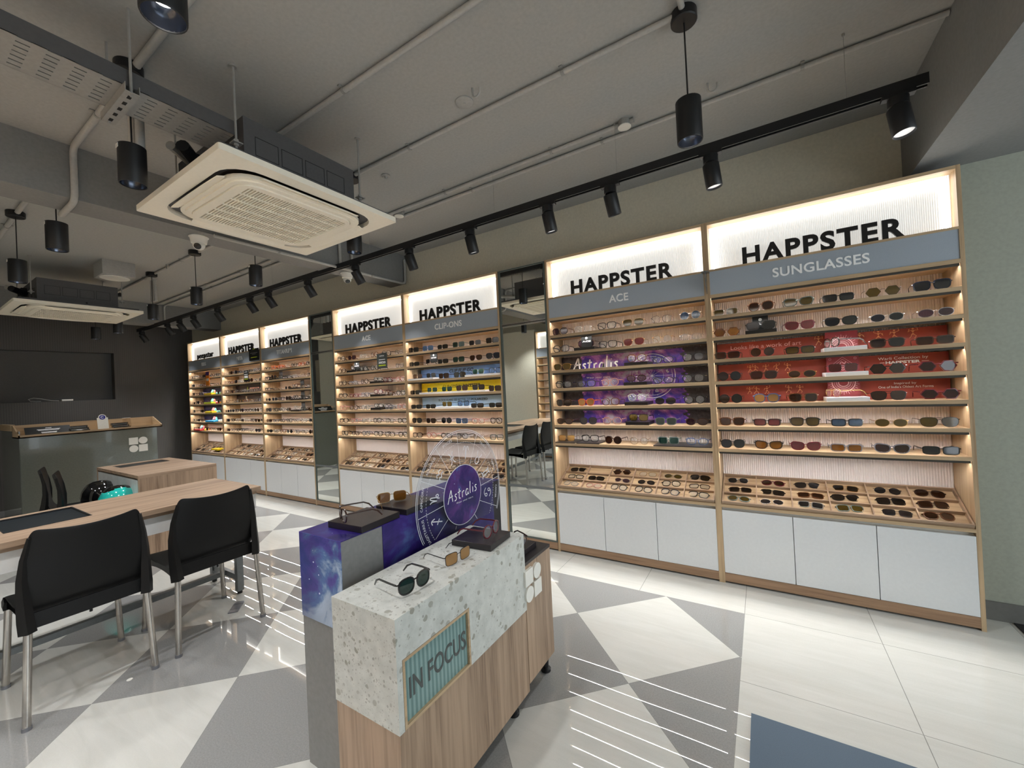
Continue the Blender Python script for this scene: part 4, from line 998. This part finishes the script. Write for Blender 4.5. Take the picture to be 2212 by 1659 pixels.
# ceiling cassette air conditioners
def cassette(cx, cy, zp, lab):
    t = thing('air_conditioner', lab, 'air conditioner', (cx, cy, zp)); h = .475
    def rrect(a, r, n=6):
        o = []
        for (sx, sy, a0) in ((1, 1, 0), (-1, 1, pi/2), (-1, -1, pi), (1, -1, 3*pi/2)):
            o += [(sx*(a-r)+r*cos(a0+pi/2*k/n), sy*(a-r)+r*sin(a0+pi/2*k/n)) for k in range(n+1)]
        return o
    f = lambda a, b, d: (cx+a, cy+b, zp+d)
    mb = MB(); mb.ring(rrect(h, .012), rrect(.402, .14), f, 0, .028, 'ac_cream'); mb.ring(rrect(h-.03, .01), rrect(.36, .12), f, .026, .05, 'duct_grey'); part('panel_frame', mb, t, smooth=35)
    part('duct_ring', MB().prism(rrect(.403, .14), f, .03, .045, 'ac_dark'), t)
    mb = MB(); mb.prism(rrect(.358, .13), lambda a, b, d: f(a, b, d), -.006, .012, 'ac_cream'); mb.ring(rrect(.338, .115), rrect(.312, .09), f, -.014, -.006, 'ac_cream')
    mb.ring(rrect(.310, .09), rrect(.272, .02), f, -.022, -.006, 'ac_cream'); part('inner_panel', mb, t, smooth=35)
    mb = MB(); mb.box(cx-.272, cx+.272, cy-.272, cy+.272, zp-.010, zp-.006, 'ac_shade')
    for k in range(38):
        y = cy-.268+k*.536/37; mb.box(cx-.272, cx+.272, y-.0032, y+.0032, zp-.020, zp-.010, 'ac_cream')
    for k in range(5):
        x = cx-.181+k*.0905; mb.box(x-.003, x+.003, cy-.272, cy+.272, zp-.0215, zp-.010, 'ac_cream')
    part('intake_grille', mb, t)
    for k in range(4):
        mt = Matrix.Rotation(k*pi/2, 3, 'Z') @ Matrix.Rotation(R(-30), 3, 'X')
        c = Matrix.Rotation(k*pi/2, 3, 'Z') @ Vector((0, .380, -.004)); mb = MB(); n = 10; vs = []
        for i in range(n+1):
            x = -.26+.52*i/n; w = .052*(1-.35*abs(x/.26)**3)
            for (yy, zz) in ((-w/2, .002), (-w/2, .006), (w/2, .012), (w/2, .008)): vs.append(Vector((cx, cy, zp))+c+mt @ Vector((x, yy, zz-.01)))
        fs = [(i*4+j, i*4+(j+1) % 4, i*4+4+(j+1) % 4, i*4+4+j) for i in range(n) for j in range(4)]+[(3, 2, 1, 0), (n*4, n*4+1, n*4+2, n*4+3)]
        part('louvre', mb.add(vs, fs, 'ac_cream'), t, smooth=40)
    mb = MB(); b = .315; mb.box(cx-b, cx+b, cy-.30, cy+.30, zp+.045, 2.70, 'duct_grey')
    for sx in (1,):
        for k in range(4):
            y = cy-.25+k*.125; xx = cx+b+.0008
            mb.ring([(y, zp+.13), (y+.11, zp+.13), (y+.11, zp+.22), (y, zp+.22)], [(y+.002, zp+.132), (y+.108, zp+.132), (y+.108, zp+.218), (y+.002, zp+.218)], lambda a, bb, d: (xx+d, a, bb), -.001, .0006, 'black_void')
    for k in range(3):
        x = cx-.22+k*.15; yy = cy-.3008
        mb.ring([(x, zp+.10), (x+.13, zp+.10), (x+.13, zp+.2), (x, zp+.2)], [(x+.002, zp+.102), (x+.128, zp+.102), (x+.128, zp+.198), (x+.002, zp+.198)], lambda a, bb, d: (a, yy-d, bb), -.001, .0006, 'black_void')
    mb.cyl((cx+b, cy+.05, zp+.08), (cx+b+.002, cy+.05, zp+.08), .008, 'black_void', n=10); part('housing', mb, t)
    for dx, dy in ((.33, .33), (-.33, .33), (.33, -.34), (-.33, -.34)):
        mb = MB().cyl((cx+dx, cy+dy, 2.52), (cx+dx, cy+dy, 2.9), .005, 'galv', n=6).cyl((cx+dx, cy+dy, 2.894), (cx+dx, cy+dy, 2.9), .016, 'galv', n=10)
        mb.box(cx+dx-.02, cx+dx+.02, cy+dy-.02, cy+dy+.02, 2.54, 2.545, 'galv').cyl((cx+dx, cy+dy, 2.53), (cx+dx, cy+dy, 2.56), .01, 'galv', n=6); part('hanger_rod', mb, t)
    mb = MB(); mb.box(cx-.30, cx-.12, cy-.34, cy-.30, 2.47, 2.66, 'black_void'); mb.cyl((cx-.12, cy-.32, 2.60), (cx-.02, cy-.42, 2.62), .03, 'black_metal', n=10).cyl((cx-.20, cy-.32, 2.64), (cx-.10, cy-.44, 2.64), .022, 'galv', n=10)
    part('pipe_connection', mb, t)
cassette(-2.04, -1.73, 2.405, 'big cream ceiling cassette air conditioner, the nearer one')
cassette(-6.15, -1.75, 2.41, 'cream ceiling cassette air conditioner farther back at left')

# perforated cable tray and its hanger
t = thing('cable_tray', 'perforated grey cable tray crossing the top left corner', 'cable tray', (-1.85, -2.8, 2.60))
mb = MB(); X0, X1, Y0, Y1 = -1.955, -1.745, -4.1, -2.06
mb.box(X1-.002, X1, Y0, Y1, 2.600, 2.665, 'duct_grey').box(X0, X0+.002, Y0, Y1, 2.600, 2.665, 'duct_grey')
part('side_rails', mb, t)
mb = MB()
for k in range(7): mb.tube([(X0+.022+k*.028, Y0+.01, 2.622), (X0+.022+k*.028+.004, -3.0, 2.620), (X0+.022+k*.028, Y1-.01, 2.622)], .0135, 'black_metal', 8)
part('cable_bundle', mb, t, smooth=50)
mb = MB(); ny = 30; py = (Y1-Y0)/ny; xs = [X0, X0+.014]; w = .028
for k in range(6): xs += [X0+.014+k*w+.021, X0+.014+(k+1)*w]
xs = sorted(set([round(v, 4) for v in xs if v < X1]))+[X1]
for j in range(ny):
    y = Y0+j*py; mb.box(X0, X1, y, y+py*.52, 2.600, 2.602, 'galv')
    for k in range(7):
        xa = X0-.002+k*.0305; mb.box(max(X0, xa), min(X1, xa+.0245), y+py*.52, y+py, 2.600, 2.602, 'galv')
part('perforated_base', mb, t)
t = thing('tray_hanger', 'slotted channel hanging on two rods under the cable tray', 'hanger', (-1.86, -2.425, 2.58))
mb = MB().box(-2.01, -1.715, -2.448, -2.446, 2.565, 2.598, 'galv').box(-2.01, -1.715, -2.406, -2.404, 2.565, 2.598, 'galv').box(-2.01, -1.715, -2.448, -2.404, 2.563, 2.566, 'galv')
for k in range(5): mb.box(-1.985+k*.055, -1.962+k*.055, -2.432, -2.420, 2.5622, 2.5632, 'black_void')
part('channel', mb, t)
for x in (-1.995, -1.73): part('rod', MB().cyl((x, -2.426, 2.555), (x, -2.426, 2.9), .005, 'galv', n=6), t)
# dome cameras, square light box
def dome_camera(x, y, z, lab, d):
    t = thing('dome_camera', lab, 'camera', (x, y, z))
    part('mount', MB().lathe([(.06, z), (.062, z-.006), (.055, z-.012), (.048, z-.05), (.03, z-.055)], (x, y, 0), 'white_plastic', 24), t, smooth=40)
    c = Vector((x, y, z-.062)); d = Vector(d).normalized(); mt = d.to_track_quat('Z', 'Y').to_matrix()
    part('ball', MB().lathe([(.038*sin(a)+.0005, -.038*cos(a)) for a in [pi*k/12 for k in range(10)]]+[(.026, .030), (.026, .034)], c, 'white_plastic', 20, mt), t, smooth=50)
    part('lens_window', MB().cyl(c+d*.030, c+d*.0355, .023, 'black_gloss', n=18), t, smooth=40)
dome_camera(-3.20, -1.661, 2.588, 'white dome camera under the cross beam', (.75, -.6, -.55))
dome_camera(-3.20, -.407, 2.588, 'white dome camera half hidden behind the track near the back wall', (.6, -.3, -.8))
t = thing('ceiling_speaker_box', 'square grey box with round pale disc hanging on the ceiling', 'ceiling box', (-5.6, -1.54, 2.75))
part('box', MB().box(-5.74, -5.44, -1.66, -1.40, 2.75, 2.9, 'ceiling_grey'), t, bev=.002)
part('disc', MB().lathe([(.12, 2.75), (.12, 2.743), (.108, 2.741), (.10, 2.744), (.001, 2.744)], (-5.59, -1.53, 0), 'white_plastic', 28), t, smooth=30)

# ------------------------------------------------------------------ island display in front
t = thing('island_display', 'island display block clad in speckled terrazzo over wood, marked IN FOCUS', 'display block', (-.76, -1.87, 0))
XF, XB = -.62, -.905
mb = MB(); mb.box(XB, XF, -2.222, -1.512, .06, .407, 'walnut_z').box(XB, XF-.03, -2.2, -1.512, .407, .605, 'kick_black'); part('wood_base', mb, t, bev=.001)
mb = MB(); mb.box(XB, XF+.003, -2.225, -1.508, .607, .731, 'terrazzo'); mb.box(XB, XF+.003, -2.225, -2.205, .407, .607, 'terrazzo'); mb.box(XB+.01, XF+.003, -1.897, -1.508, .407, .607, 'terrazzo')
part('terrazzo_top', mb, t)
mb = MB(); f = FX(0, 0, XF+.0005); mb.ring([(-2.204, .408), (-1.898, .408), (-1.898, .606), (-2.204, .606)], [(-2.195, .417), (-1.907, .417), (-1.907, .597), (-2.195, .597)], f, -.012, .003, 'oak_y'); part('sign_frame', mb, t)
mb = MB(); mb.box(XF-.012, XF-.006, -2.195, -1.907, .417, .597, 'reeded_teal'); part('sign_glass', mb, t)
mb = MB(); put_text(mb, 'IN FOCUS', .262, .060, FX(-2.044, .476, XF-.0055), 'sign_char', off=.012, extr=.0006); part('sign_lettering', mb, t)
for x, y in ((-.66, -1.29), (-.66, -1.585), (-.66, -2.15), (-.86, -2.15), (-.86, -1.3)):
    part('leg', MB().lathe([(.016, .06), (.014, .02), (.024, .012), (.024, 0)], (x, y, 0), 'black_metal', 16), t, smooth=35)
t = thing('display_cabinet', 'lower wooden cabinet with black top behind the terrazzo block', 'cabinet', (-.76, -1.39, 0))
part('body', MB().box(XB, XF, -1.508, -1.267, .088, .590, 'walnut_z'), t, bev=.001)
part('black_top', MB().box(XB, XF+.001, -1.508, -1.266, .590, .604, 'slab_black'), t)
mb = MB(); cy, cz, r_ = -1.455, .505, .033     # four-piece mark: square, disc / disc, square
f = lambda a, b, d: (XF+.001+d, cy+a, cz+b); g = .0365
for (a, b, k) in ((-g, g, 0), (g, g, 1), (-g, -g, 1), (g, -g, 0)):
    pts = arc(a, b, r_, 0, 2*pi, 28)[:-1] if k else [(a-r_, b-r_), (a+r_, b-r_), (a+r_, b+r_), (a-r_, b+r_)]
    part('emblem_piece', MB().prism(pts, f, 0, .012, 'white_plastic'), t, smooth=35)
t = thing('galaxy_plinth', 'tall narrow plinth wrapped in blue and purple galaxy print', 'plinth', (-1.1, -1.65, 0))
part('body', MB().box(-1.218, -.972, -2.138, -1.157, 0, .860, 'beam_grey'), t)
part('front_print', MB().box(-1.2195, -.971, -2.141, -2.138, .551, .863, 'galaxy_front'), t, bev=.0008)
part('top_print', MB().box(-1.2195, -.971, -2.138, -1.156, .860, .863, 'galaxy_side'), t)
part('side_print', MB().box(-.972, -.9695, -1.961, -1.22, .35, .861, 'galaxy_side').box(-.972, -.9695, -1.22, -1.157, .35, .861, 'ink_dark'), t)
# round clear disc with the zodiac wheel
CY, CZ, RD, XD = -1.509, .868, .309, -.940
t = thing('zodiac_disc', 'large clear acrylic zodiac disc standing behind the terrazzo block', 'disc', (XD, CY, .735))
a0 = math.asin((.722-CZ)/RD); pts = arc(0, 0, RD, a0, pi-a0, 70)
part('disc_plate', MB().prism(pts, FX(CY, CZ, XD), -.002, .002, 'acrylic_clear'), t)
mb = MB(); fd = FX(CY, CZ, XD+.0025); okz = .726-CZ
def ring_clip(mb, ln, w, mat, f=fd):
    cur = []
    for p in ln:
        if p[1] > okz: cur.append(p)
        else:
            if len(cur) > 1: mb.ribbon(cur, w, f, mat)
            cur = []
    if len(cur) > 1: mb.ribbon(cur, w, f, mat)
for rr, w in ((.307, .0028), (.299, .0022)): ring_clip(mb, arc(0, 0, rr, -pi/2, 3*pi/2, 120), w, 'etch_white')
for k in range(120):
    a = k*pi/60
    ring_clip(mb, arc(0, 0, .248, a, a+pi/110, 3), .0022, 'etch_white')
for k in range(12):
    a = k*pi/6+.09; ring_clip(mb, [(rr*cos(a), rr*sin(a)) for rr in [.14+.159*i/20 for i in range(21)]], .0022, 'etch_white')
names = ['ARIES', 'TAURUS', 'GEMINI', 'CANCER', 'LEO', 'VIRGO', 'LIBRA', 'SCORPIO', 'SAGITTARIUS', 'CAPRICORN', 'AQUARIUS', 'PISCES']
for k in range(12):
    m = pi/2-.17-k*pi/6; c, s_ = cos(m), sin(m)
    if .2*s_ > okz+.02:
        for st in ZOD[k]:
            pl = [(p[0]*.028, p[1]*.036) for p in smoothline(st, 4)]; rot = m-pi/2
            ring_clip(mb, [(.198*c+p[0]*cos(rot)-p[1]*sin(rot), .198*s_+p[0]*sin(rot)+p[1]*cos(rot)) for p in pl], .0046, 'etch_white')
    if .27*s_ > okz+.03:
        L = .011*len(names[k]); put_text(mb, names[k], L, .013, lambda a, b, d, m=m: fd((.268+b)*cos(m-a/.275), (.268+b)*sin(m-a/.275), d), 'etch_white')
part('etched_wheel', mb, t)
part('centre_print', MB().prism(arc(0, 0, .137, 0, 2*pi, 56)[:-1], FX(CY, CZ+.004, XD), .0026, .0040, 'galaxy_disc'), t)
part('centre_rim', MB().ring(arc(0, 0, .139, 0, 2*pi, 56)[:-1], arc(0, 0, .1365, 0, 2*pi, 56)[:-1], FX(CY, CZ+.004, XD), .0024, .0042, 'etch_white'), t)
mb = MB(); fc_ = FX(CY, CZ-.008, XD+.0046)
for st in script_word('Astralis', .056, .225):
    mb.ribbon([(a*cos(.06)-b*sin(.06), a*sin(.06)+b*cos(.06)) for a, b in st], .0046, fc_, 'letter_white')
put_text(mb, 'Wear your stars', .125, .0075, FX(CY+.008, CZ-.028, XD+.0046), 'letter_white', space=1.2); part('centre_lettering', mb, t)

# slabs and eyewear on the island
def tilt_slab(cx, cy, w, d, z, h, rz, lab):
    o = solo('display_slab', MB().box(-w/2, w/2, -d/2, d/2, 0, h, 'slab_black'), lab, 'slab', bev=.0015); o.location = (cx, cy, z); o.rotation_euler = (0, 0, rz); return o
tilt_slab(-1.065, -1.965, .185, .19, .8635, .024, .06, 'black marble slab at the front of the galaxy plinth')
tilt_slab(-1.062, -1.745, .175, .19, .8635, .024, .06, 'black marble slab farther back on the galaxy plinth')
tilt_slab(-.737, -1.648, .185, .165, .7315, .024, .08, 'black marble slab at the far end of the terrazzo top')
tilt_slab(-.735, -1.40, .15, .15, .6045, .024, .0, 'black slab on the lower cabinet beside the terrazzo block')
def hero(spec, x, y, z, deg, lab, fold=False, sc=1.0):
    t, kind = eyewear(spec[0], spec[1], spec[2], 2, fold); t.location = (x, y, z); t.rotation_euler = (0, 0, R(deg)); t.scale = (sc,)*3
    tag(t, lab, kind); return t
hero(('panto', 'black', 'green'), -.682, -2.078, .7322, 85, 'black round sunglasses with dark green lenses at the front of the terrazzo top')
hero(('sq', 'gun', 'amber'), -.690, -1.852, .7322, 83, 'dark metal sunglasses with amber lenses in the middle of the terrazzo top')
hero(('round', 'wine', 'clear'), -.686, -1.640, .7562, 94, 'wine red round eyeglasses on the black slab of the terrazzo top')
hero(('panto', 'brown', 'clear'), -1.095, -2.045, .8882, -24, 'dark brown eyeglasses seen from the side on the front slab of the galaxy plinth')
hero(('sq', 'gold', 'gold'), -1.118, -1.779, .8882, 237, 'gold metal sunglasses with olive gold lenses on the rear plinth slab')
hero(('round', 'brown', 'clear'), -.70, -1.44, .6292, 60, 'brown round eyeglasses on the low black slab, half hidden by terrazzo')

# ------------------------------------------------------------------ tables, chairs
t = thing('consulting_table', 'long oak topped table with white apron and black inlay, left foreground', 'table', (-3.13, -2.5, 0))
mb = MB(); mb.box(-3.49, -2.78, -2.312, -1.51, .722, .75, 'walnut_y').box(-3.49, -2.78, -3.75, -2.632, .722, .75, 'walnut_y').box(-3.49, -3.43, -2.632, -2.312, .722, .75, 'walnut_y').box(-3.008, -2.78, -2.632, -2.312, .722, .75, 'walnut_y')
part('tabletop', mb, t)
part('inlay', MB().box(-3.43, -3.008, -2.632, -2.312, .722, .742, 'inlay_dark'), t)
part('inlay_trim', MB().ring([(-3.43, -2.632), (-3.008, -2.632), (-3.008, -2.312), (-3.43, -2.312)], [(-3.424, -2.626), (-3.014, -2.626), (-3.014, -2.318), (-3.424, -2.318)], lambda a, b, d: (a, b, d), .741, .7515, 'black_metal'), t)
part('groove_rail', MB().box(-3.47, -2.80, -3.73, -1.53, .70, .722, 'walnut_y'), t)
part('apron', MB().box(-3.465, -2.805, -3.73, -1.535, .60, .70, 'white_lam'), t)
for y in (-1.605, -3.55):
    for x in (-2.935, -3.325): part('leg', MB().box(x-.02, x+.02, y-.02, y+.02, .02, .60, 'tube_grey').cyl((x, y, 0), (x, y, .02), .016, 'black_metal', n=12), t)
    part('cross_rail', MB().box(-3.325, -2.935, y-.012, y+.012, .09, .13, 'tube_grey'), t)
part('long_rail', MB().box(-3.148, -3.112, -3.55, -1.605, .092, .126, 'tube_grey'), t)

def build_chair():
    t = thing('plastic_chair', 'c', 'chair')
    # shell: profile from the front lip over the seat and up the back; local +Y is the front
    prof = [(.235, .410, .38), (.248, .434, .41), (.225, .450, .42), (.13, .446, .42), (.02, .436, .41), (-.09, .430, .40), (-.165, .438, .40), (-.203, .470, .41), (-.224, .53, .425), (-.236, .61, .432), (-.248, .69, .428), (-.262, .765, .405), (-.277, .822, .362)]
    nu = 12; vs = []; fs = []
    for (y, z, w) in prof:
        bk = max(0, min(1, (z-.46)/.3)) if y < -.15 else 0
        for i in range(nu+1):
            u = -1+2*i/nu
            yy = y+bk*.030*u*u; zz = z+(.022*u*u*bk if z > .8 else 0)-(0 if bk else .006*(1-u*u))
            vs.append((u*w/2, yy, zz))
    for j in range(len(prof)-1):
        for i in range(nu): a = j*(nu+1)+i; fs.append((a, a+1, a+nu+2, a+nu+1))
    o = part('seat_shell', MB().add(vs, fs, 'chair_black'), t, smooth=60, world=False)
    s_ = o.modifiers.new('solid', 'SOLIDIFY'); s_.thickness = .009; s_.offset = -1
    sb = o.modifiers.new('sub', 'SUBSURF'); sb.levels = 1; sb.render_levels = 2
    # skirt and leg sleeves moulded into the shell
    mb = MB()
    for s in (-1, 1):
        mb.tube([(s*.200, -.246, .396), (s*.204, -.240, .45), (s*.207, -.226, .54), (s*.209, -.220, .62), (s*.203, -.226, .71), (s*.186, -.244, .805)], [1.0, .95, .8, .62, .42, .25], 'chair_black', sq=(.036, .044))
        mb.tube([(s*.196, .232, .392), (s*.196, .226, .415), (s*.195, .212, .438)], [1, 1.05, .9], 'chair_black', sq=(.038, .042))
        n = 8; pv = []
        for i in range(n+1):
            q = i/n; y = .215-.43*q; dip = .404-.012*(abs(2*q-1)**2.2)+.014*(1-abs(2*q-1)**2)
            pv.append((y, dip))
        for (y0, a0), (y1, a1) in zip(pv[:-1], pv[1:]):
            mb.add([(s*.203, y0, a0), (s*.203, y1, a1), (s*.203, y1, .446), (s*.203, y0, .446), (s*.203, y0, a0), (s*.203, y1, a1), (s*.203, y1, .446), (s*.203, y0, .446)], [(0, 1, 2, 3), (4, 7, 6, 5), (0, 4, 5, 1), (1, 5, 6, 2), (2, 6, 7, 3), (3, 7, 4, 0)], 'chair_black')
    mb.box(-.195, .195, -.226, -.216, .402, .47, 'chair_black').box(-.19, .19, .212, .222, .404, .44, 'chair_black'); mb.cyl((0, -.222, .390), (0, -.222, .403), .006, 'chair_black', n=8)
    part('skirt_and_sleeves', mb, t, smooth=50, world=False)
    for (x0, y0, x1, y1) in ((-.200, -.248, -.216, -.268), (.200, -.248, .216, -.268), (-.196, .230, -.212, .240), (.196, .230, .212, .240)):
        l = part('leg', MB().cyl((x1, y1, .012), (x0, y0, .405), .0140, 'steel_leg', n=18), t, smooth=40, world=False)
        part('foot_cap', MB().cyl((x1, y1, 0), (x1, y1, .016), .0165, 'plate_steel', n=16), l, smooth=40, world=False)
    return t
ch0 = build_chair(); ch0.location = (-2.722, -2.435, 0); ch0.rotation_euler = (0, 0, pi/2)
G = 'black plastic chairs at the tables'
tag(ch0, 'black plastic chair with steel legs, the one nearest the left edge', 'chair', G)
for loc, rz, lab in (((-2.722, -1.905, 0), pi/2, 'black plastic chair with steel legs, right-hand one at the long table'),
                     ((-5.26, -1.90, 0), -.22, 'black plastic chair behind the long table, left one seen edge-on'),
                     ((-4.74, -1.90, 0), -.22, 'black plastic chair behind long table, right one beside the teal helmet')):
    c = dup(ch0); c.location = loc; c.rotation_euler = (0, 0, rz); c['label'] = lab
def helmet(x, y, z, mat, lab):
    t = thing('helmet', lab, 'helmet', (x, y, z)); c = (x, y, z)
    part('shell', MB().lathe([(.12, 0), (.138, .03), (.142, .07), (.132, .12), (.108, .165), (.07, .195), (.03, .207), (.001, .209)], c, mat, 24).xform(Matrix.Translation((x, y, 0)) @ Matrix.Diagonal((1.15, .95, 1, 1)) @ Matrix.Translation((-x, -y, 0))), t, smooth=60)
    part('top_cap', MB().lathe([(.100, .168), (.085, .190), (.05, .208), (.001, .214)], c, 'black_gloss', 20), t, smooth=60)
helmet(-4.66, -1.80, .447, 'teal_gloss', 'glossy teal helmet with black cap lying on a chair seat'); helmet(-5.18, -1.80, .447, 'black_gloss', 'glossy black helmet on the chair behind the teal one')

t = thing('service_counter', 'oak box counter with white drawer front behind the long table', 'counter', (-4.98, -1.43, 0))
mb = MB(); mb.box(-5.56, -5.468, -1.735, -1.14, .722, .75, 'walnut_y').box(-5.20, -4.38, -1.735, -1.14, .722, .75, 'walnut_y').box(-5.468, -5.20, -1.735, -1.642, .722, .75, 'walnut_y').box(-5.468, -5.20, -1.24, -1.14, .722, .75, 'walnut_y')
part('counter_top', mb, t, bev=.001)
part('inlay', MB().box(-5.468, -5.20, -1.642, -1.24, .722, .745, 'inlay_dark'), t)
part('end_panel', MB().box(-4.40, -4.38, -1.735, -1.14, 0, .722, 'walnut_z'), t); part('far_panel', MB().box(-5.56, -5.54, -1.735, -1.14, 0, .722, 'walnut_z'), t)
part('drawer_front', MB().box(-5.54, -4.40, -1.730, -1.712, .565, .705, 'concrete_white'), t)
part('modesty_panel', MB().box(-5.54, -4.40, -1.3, -1.28, .05, .722, 'white_lam'), t)

# reception counter with dark glass front
t = thing('reception_counter', 'reception counter with smoky glass front and oak ledge on top', 'counter', (-7.15, -1.4, 0))
part('glass_front', MB().box(-7.03, -7.018, -2.04, -.80, 0, 1.055, 'partition_grey'), t)
part('glass_return', MB().box(-8.1, -7.03, -2.046, -2.036, .0, 1.13, 'partition_grey'), t)
f = lambda a, b, d: (-7.018+d, a, b)
for (a, b, k) in ((-1.055, .884, 0), (-.955, .884, 1), (-1.055, .780, 1), (-.955, .780, 0)):
    pts = arc(a, b, .047, 0, 2*pi, 24)[:-1] if k else [(a-.047, b-.047), (a+.047, b-.047), (a+.047, b+.047), (a-.047, b+.047)]
    part('emblem_piece', MB().prism(pts, f, 0, .008, 'white_plastic'), t, smooth=35)
mb = MB(); mb.box(-7.34, -6.985, -2.055, -.748, 1.049, 1.062, 'oak_y').box(-7.34, -7.328, -2.055, -.748, 1.062, 1.195, 'oak_y').box(-6.997, -6.985, -2.055, -.748, 1.049, 1.085, 'oak_y'); part('ledge_tray', mb, t)
for y in (-2.055, -.760):
    part('end_cap', MB().prism([(-7.34, 1.049), (-6.985, 1.049), (-6.985, 1.085), (-7.30, 1.195), (-7.34, 1.195)], lambda a, b, d: (a, d, b), y, y+.012, 'oak_x'), t)
part('return_ledge', MB().box(-8.1, -7.34, -2.065, -2.03, 1.13, 1.205, 'oak_x'), t)
part('rear_desk', MB().box(-8.1, -7.2, -1.9, -.80, .70, .74, 'dark_wall').box(-7.6, -7.2, -1.95, -.8, .05, .70, 'dark_wall'), t)
t = thing('notice_board', 'black notice with white lines lying in the reception ledge', 'sign', (-7.12, -1.8, 1.062))
part('board', MB().prism([(-7.07, 1.063), (-7.14, 1.165), (-7.145, 1.165), (-7.075, 1.063)], lambda a, b, d: (a, d, b), -1.99, -1.62, 'sign_black'), t)
mb = MB(); q = lambda a, b, d=0: (-7.0685-.07*(b/.102), -1.80+a, 1.063+b)
for b, w in ((.082, .05), (.066, .19), (.056, .17), (.034, .13), (.026, .12)): mb.add([q(-w/2+.0, b), q(w/2, b), q(w/2, b+.006), q(-w/2, b+.006)], [(0, 1, 2, 3)], 'letter_white')
part('print', mb, t)
for j, (yc, lab) in enumerate(((-1.545, 'left'), (-1.155, 'right'))):
    for r_ in range(3):
        x0 = -7.04-.05*r_; z0 = 1.062+.024*r_
        solo('spectacle_case', MB().box(x0-.04, x0, yc-.085, yc+.085, z0, z0+.034, 'black_gloss').box(x0+.0, x0+.0012, yc-.07, yc+.07, z0+.012, z0+.018, 'galv'), '%s black case of the %s stack in the reception ledge' % (['front', 'middle', 'rear'][r_], lab), 'case', 'black cases in the reception ledge', loc=(x0-.02, yc, z0), bev=.003)
t = thing('payment_stand', 'white upright payment card stand with blue round mark on the ledge', 'card stand', (-7.05, -1.34, 1.062))
part('card', MB().prism([(-.052, 0), (.052, 0), (.052, .165), (.034, .168), (-.034, .168), (-.052, .165)], lambda a, b, d: (-7.02-b*.25+d, -1.34+a, 1.062+b), 0, .004, 'white_plastic'), t)
part('round_head', MB().prism(arc(0, .172, .038, 0, 2*pi, 24)[:-1], lambda a, b, d: (-7.02-b*.25+d, -1.34+a, 1.062+b), -.001, .0035, 'white_plastic'), t)
mb = MB(); mb.prism(arc(0, .172, .029, 0, 2*pi, 24)[:-1], lambda a, b, d: (-7.02-b*.25+d, -1.34+a, 1.062+b), .0042, .005, 'blue_logo')
mb.ribbon(arc(0, .172, .013, .6, 5.6, 12), .006, lambda a, b: (-7.0148-b*.25, -1.34+a, 1.062+b), 'letter_white')
mb.add([(-7.0155-.018*.25, -1.34-.03, 1.08), (-7.0155-.018*.25, -1.34+.03, 1.08), (-7.0155-.022*.25, -1.34+.03, 1.084), (-7.0155-.022*.25, -1.34-.03, 1.084)], [(0, 1, 2, 3)], 'sign_char'); part('print', mb, t)
solo('paper_slip', MB().box(-7.345, -7.29, -1.08, -1.00, 1.1955, 1.199, 'white_plastic'), 'small white slip on the rear edge of the reception ledge', 'paper', loc=(-7.3, -1.04, 1.1955))
# things in the wall recess
solo('router_box', MB().box(-8.81, -8.70, -1.40, -1.28, 1.485, 1.512, 'white_plastic'), 'small white box standing in the recess of the dark wall', 'box', loc=(-8.75, -1.34, 1.485), bev=.003)
solo('cable', MB().tube([(-8.74, -1.42, 1.492), (-8.74, -1.50, 1.50), (-8.73, -1.60, 1.53), (-8.74, -1.67, 1.545), (-8.75, -1.72, 1.53), (-8.75, -1.70, 1.50), (-8.75, -1.64, 1.492), (-8.76, -1.60, 1.495)], .005, 'conduit_grey', 6), 'pale cable looped in the recess of the dark wall', 'cable', smooth=60, loc=(-8.74, -1.55, 1.492))

# ------------------------------------------------------------------ things on the floor
solo('floor_mat', MB().box(.187, 2.3, -3.2, -1.134, 0.0, .008, 'mat_blue'), 'blue-grey ribbed floor mat at the lower right edge', 'mat', loc=(1.2, -2.1, 0))
solo('door_mat', MB().box(1.345, 2.6, -1.4, .155, 0.0, .006, 'mat_black'), 'black mat by the right wall, right of the last unit', 'mat', loc=(1.9, -.6, 0))
o = solo('floor_socket', MB().prism([(-.075, -.028), (.060, -.028), (.072, -.018), (.072, .018), (.060, .028), (-.075, .028)], lambda a, b, d: (a, b, d), 0, .006, 'plate_steel').box(-.035, -.033, -.028, .028, .006, .0064, 'black_metal').box(.03, .032, -.028, .028, .006, .0064, 'black_metal'), 'flat metal plate lying on the floor by the table leg', 'floor plate', bev=.001)
o.location = (-2.735, -1.715, 0); o.rotation_euler = (0, 0, R(140))
solo('floor_spot', MB().cyl((-2.463, -2.318, 0), (-2.463, -2.318, .002), .012, 'white_plastic', n=14), 'tiny white disc on the floor between the chairs and display', 'disc')
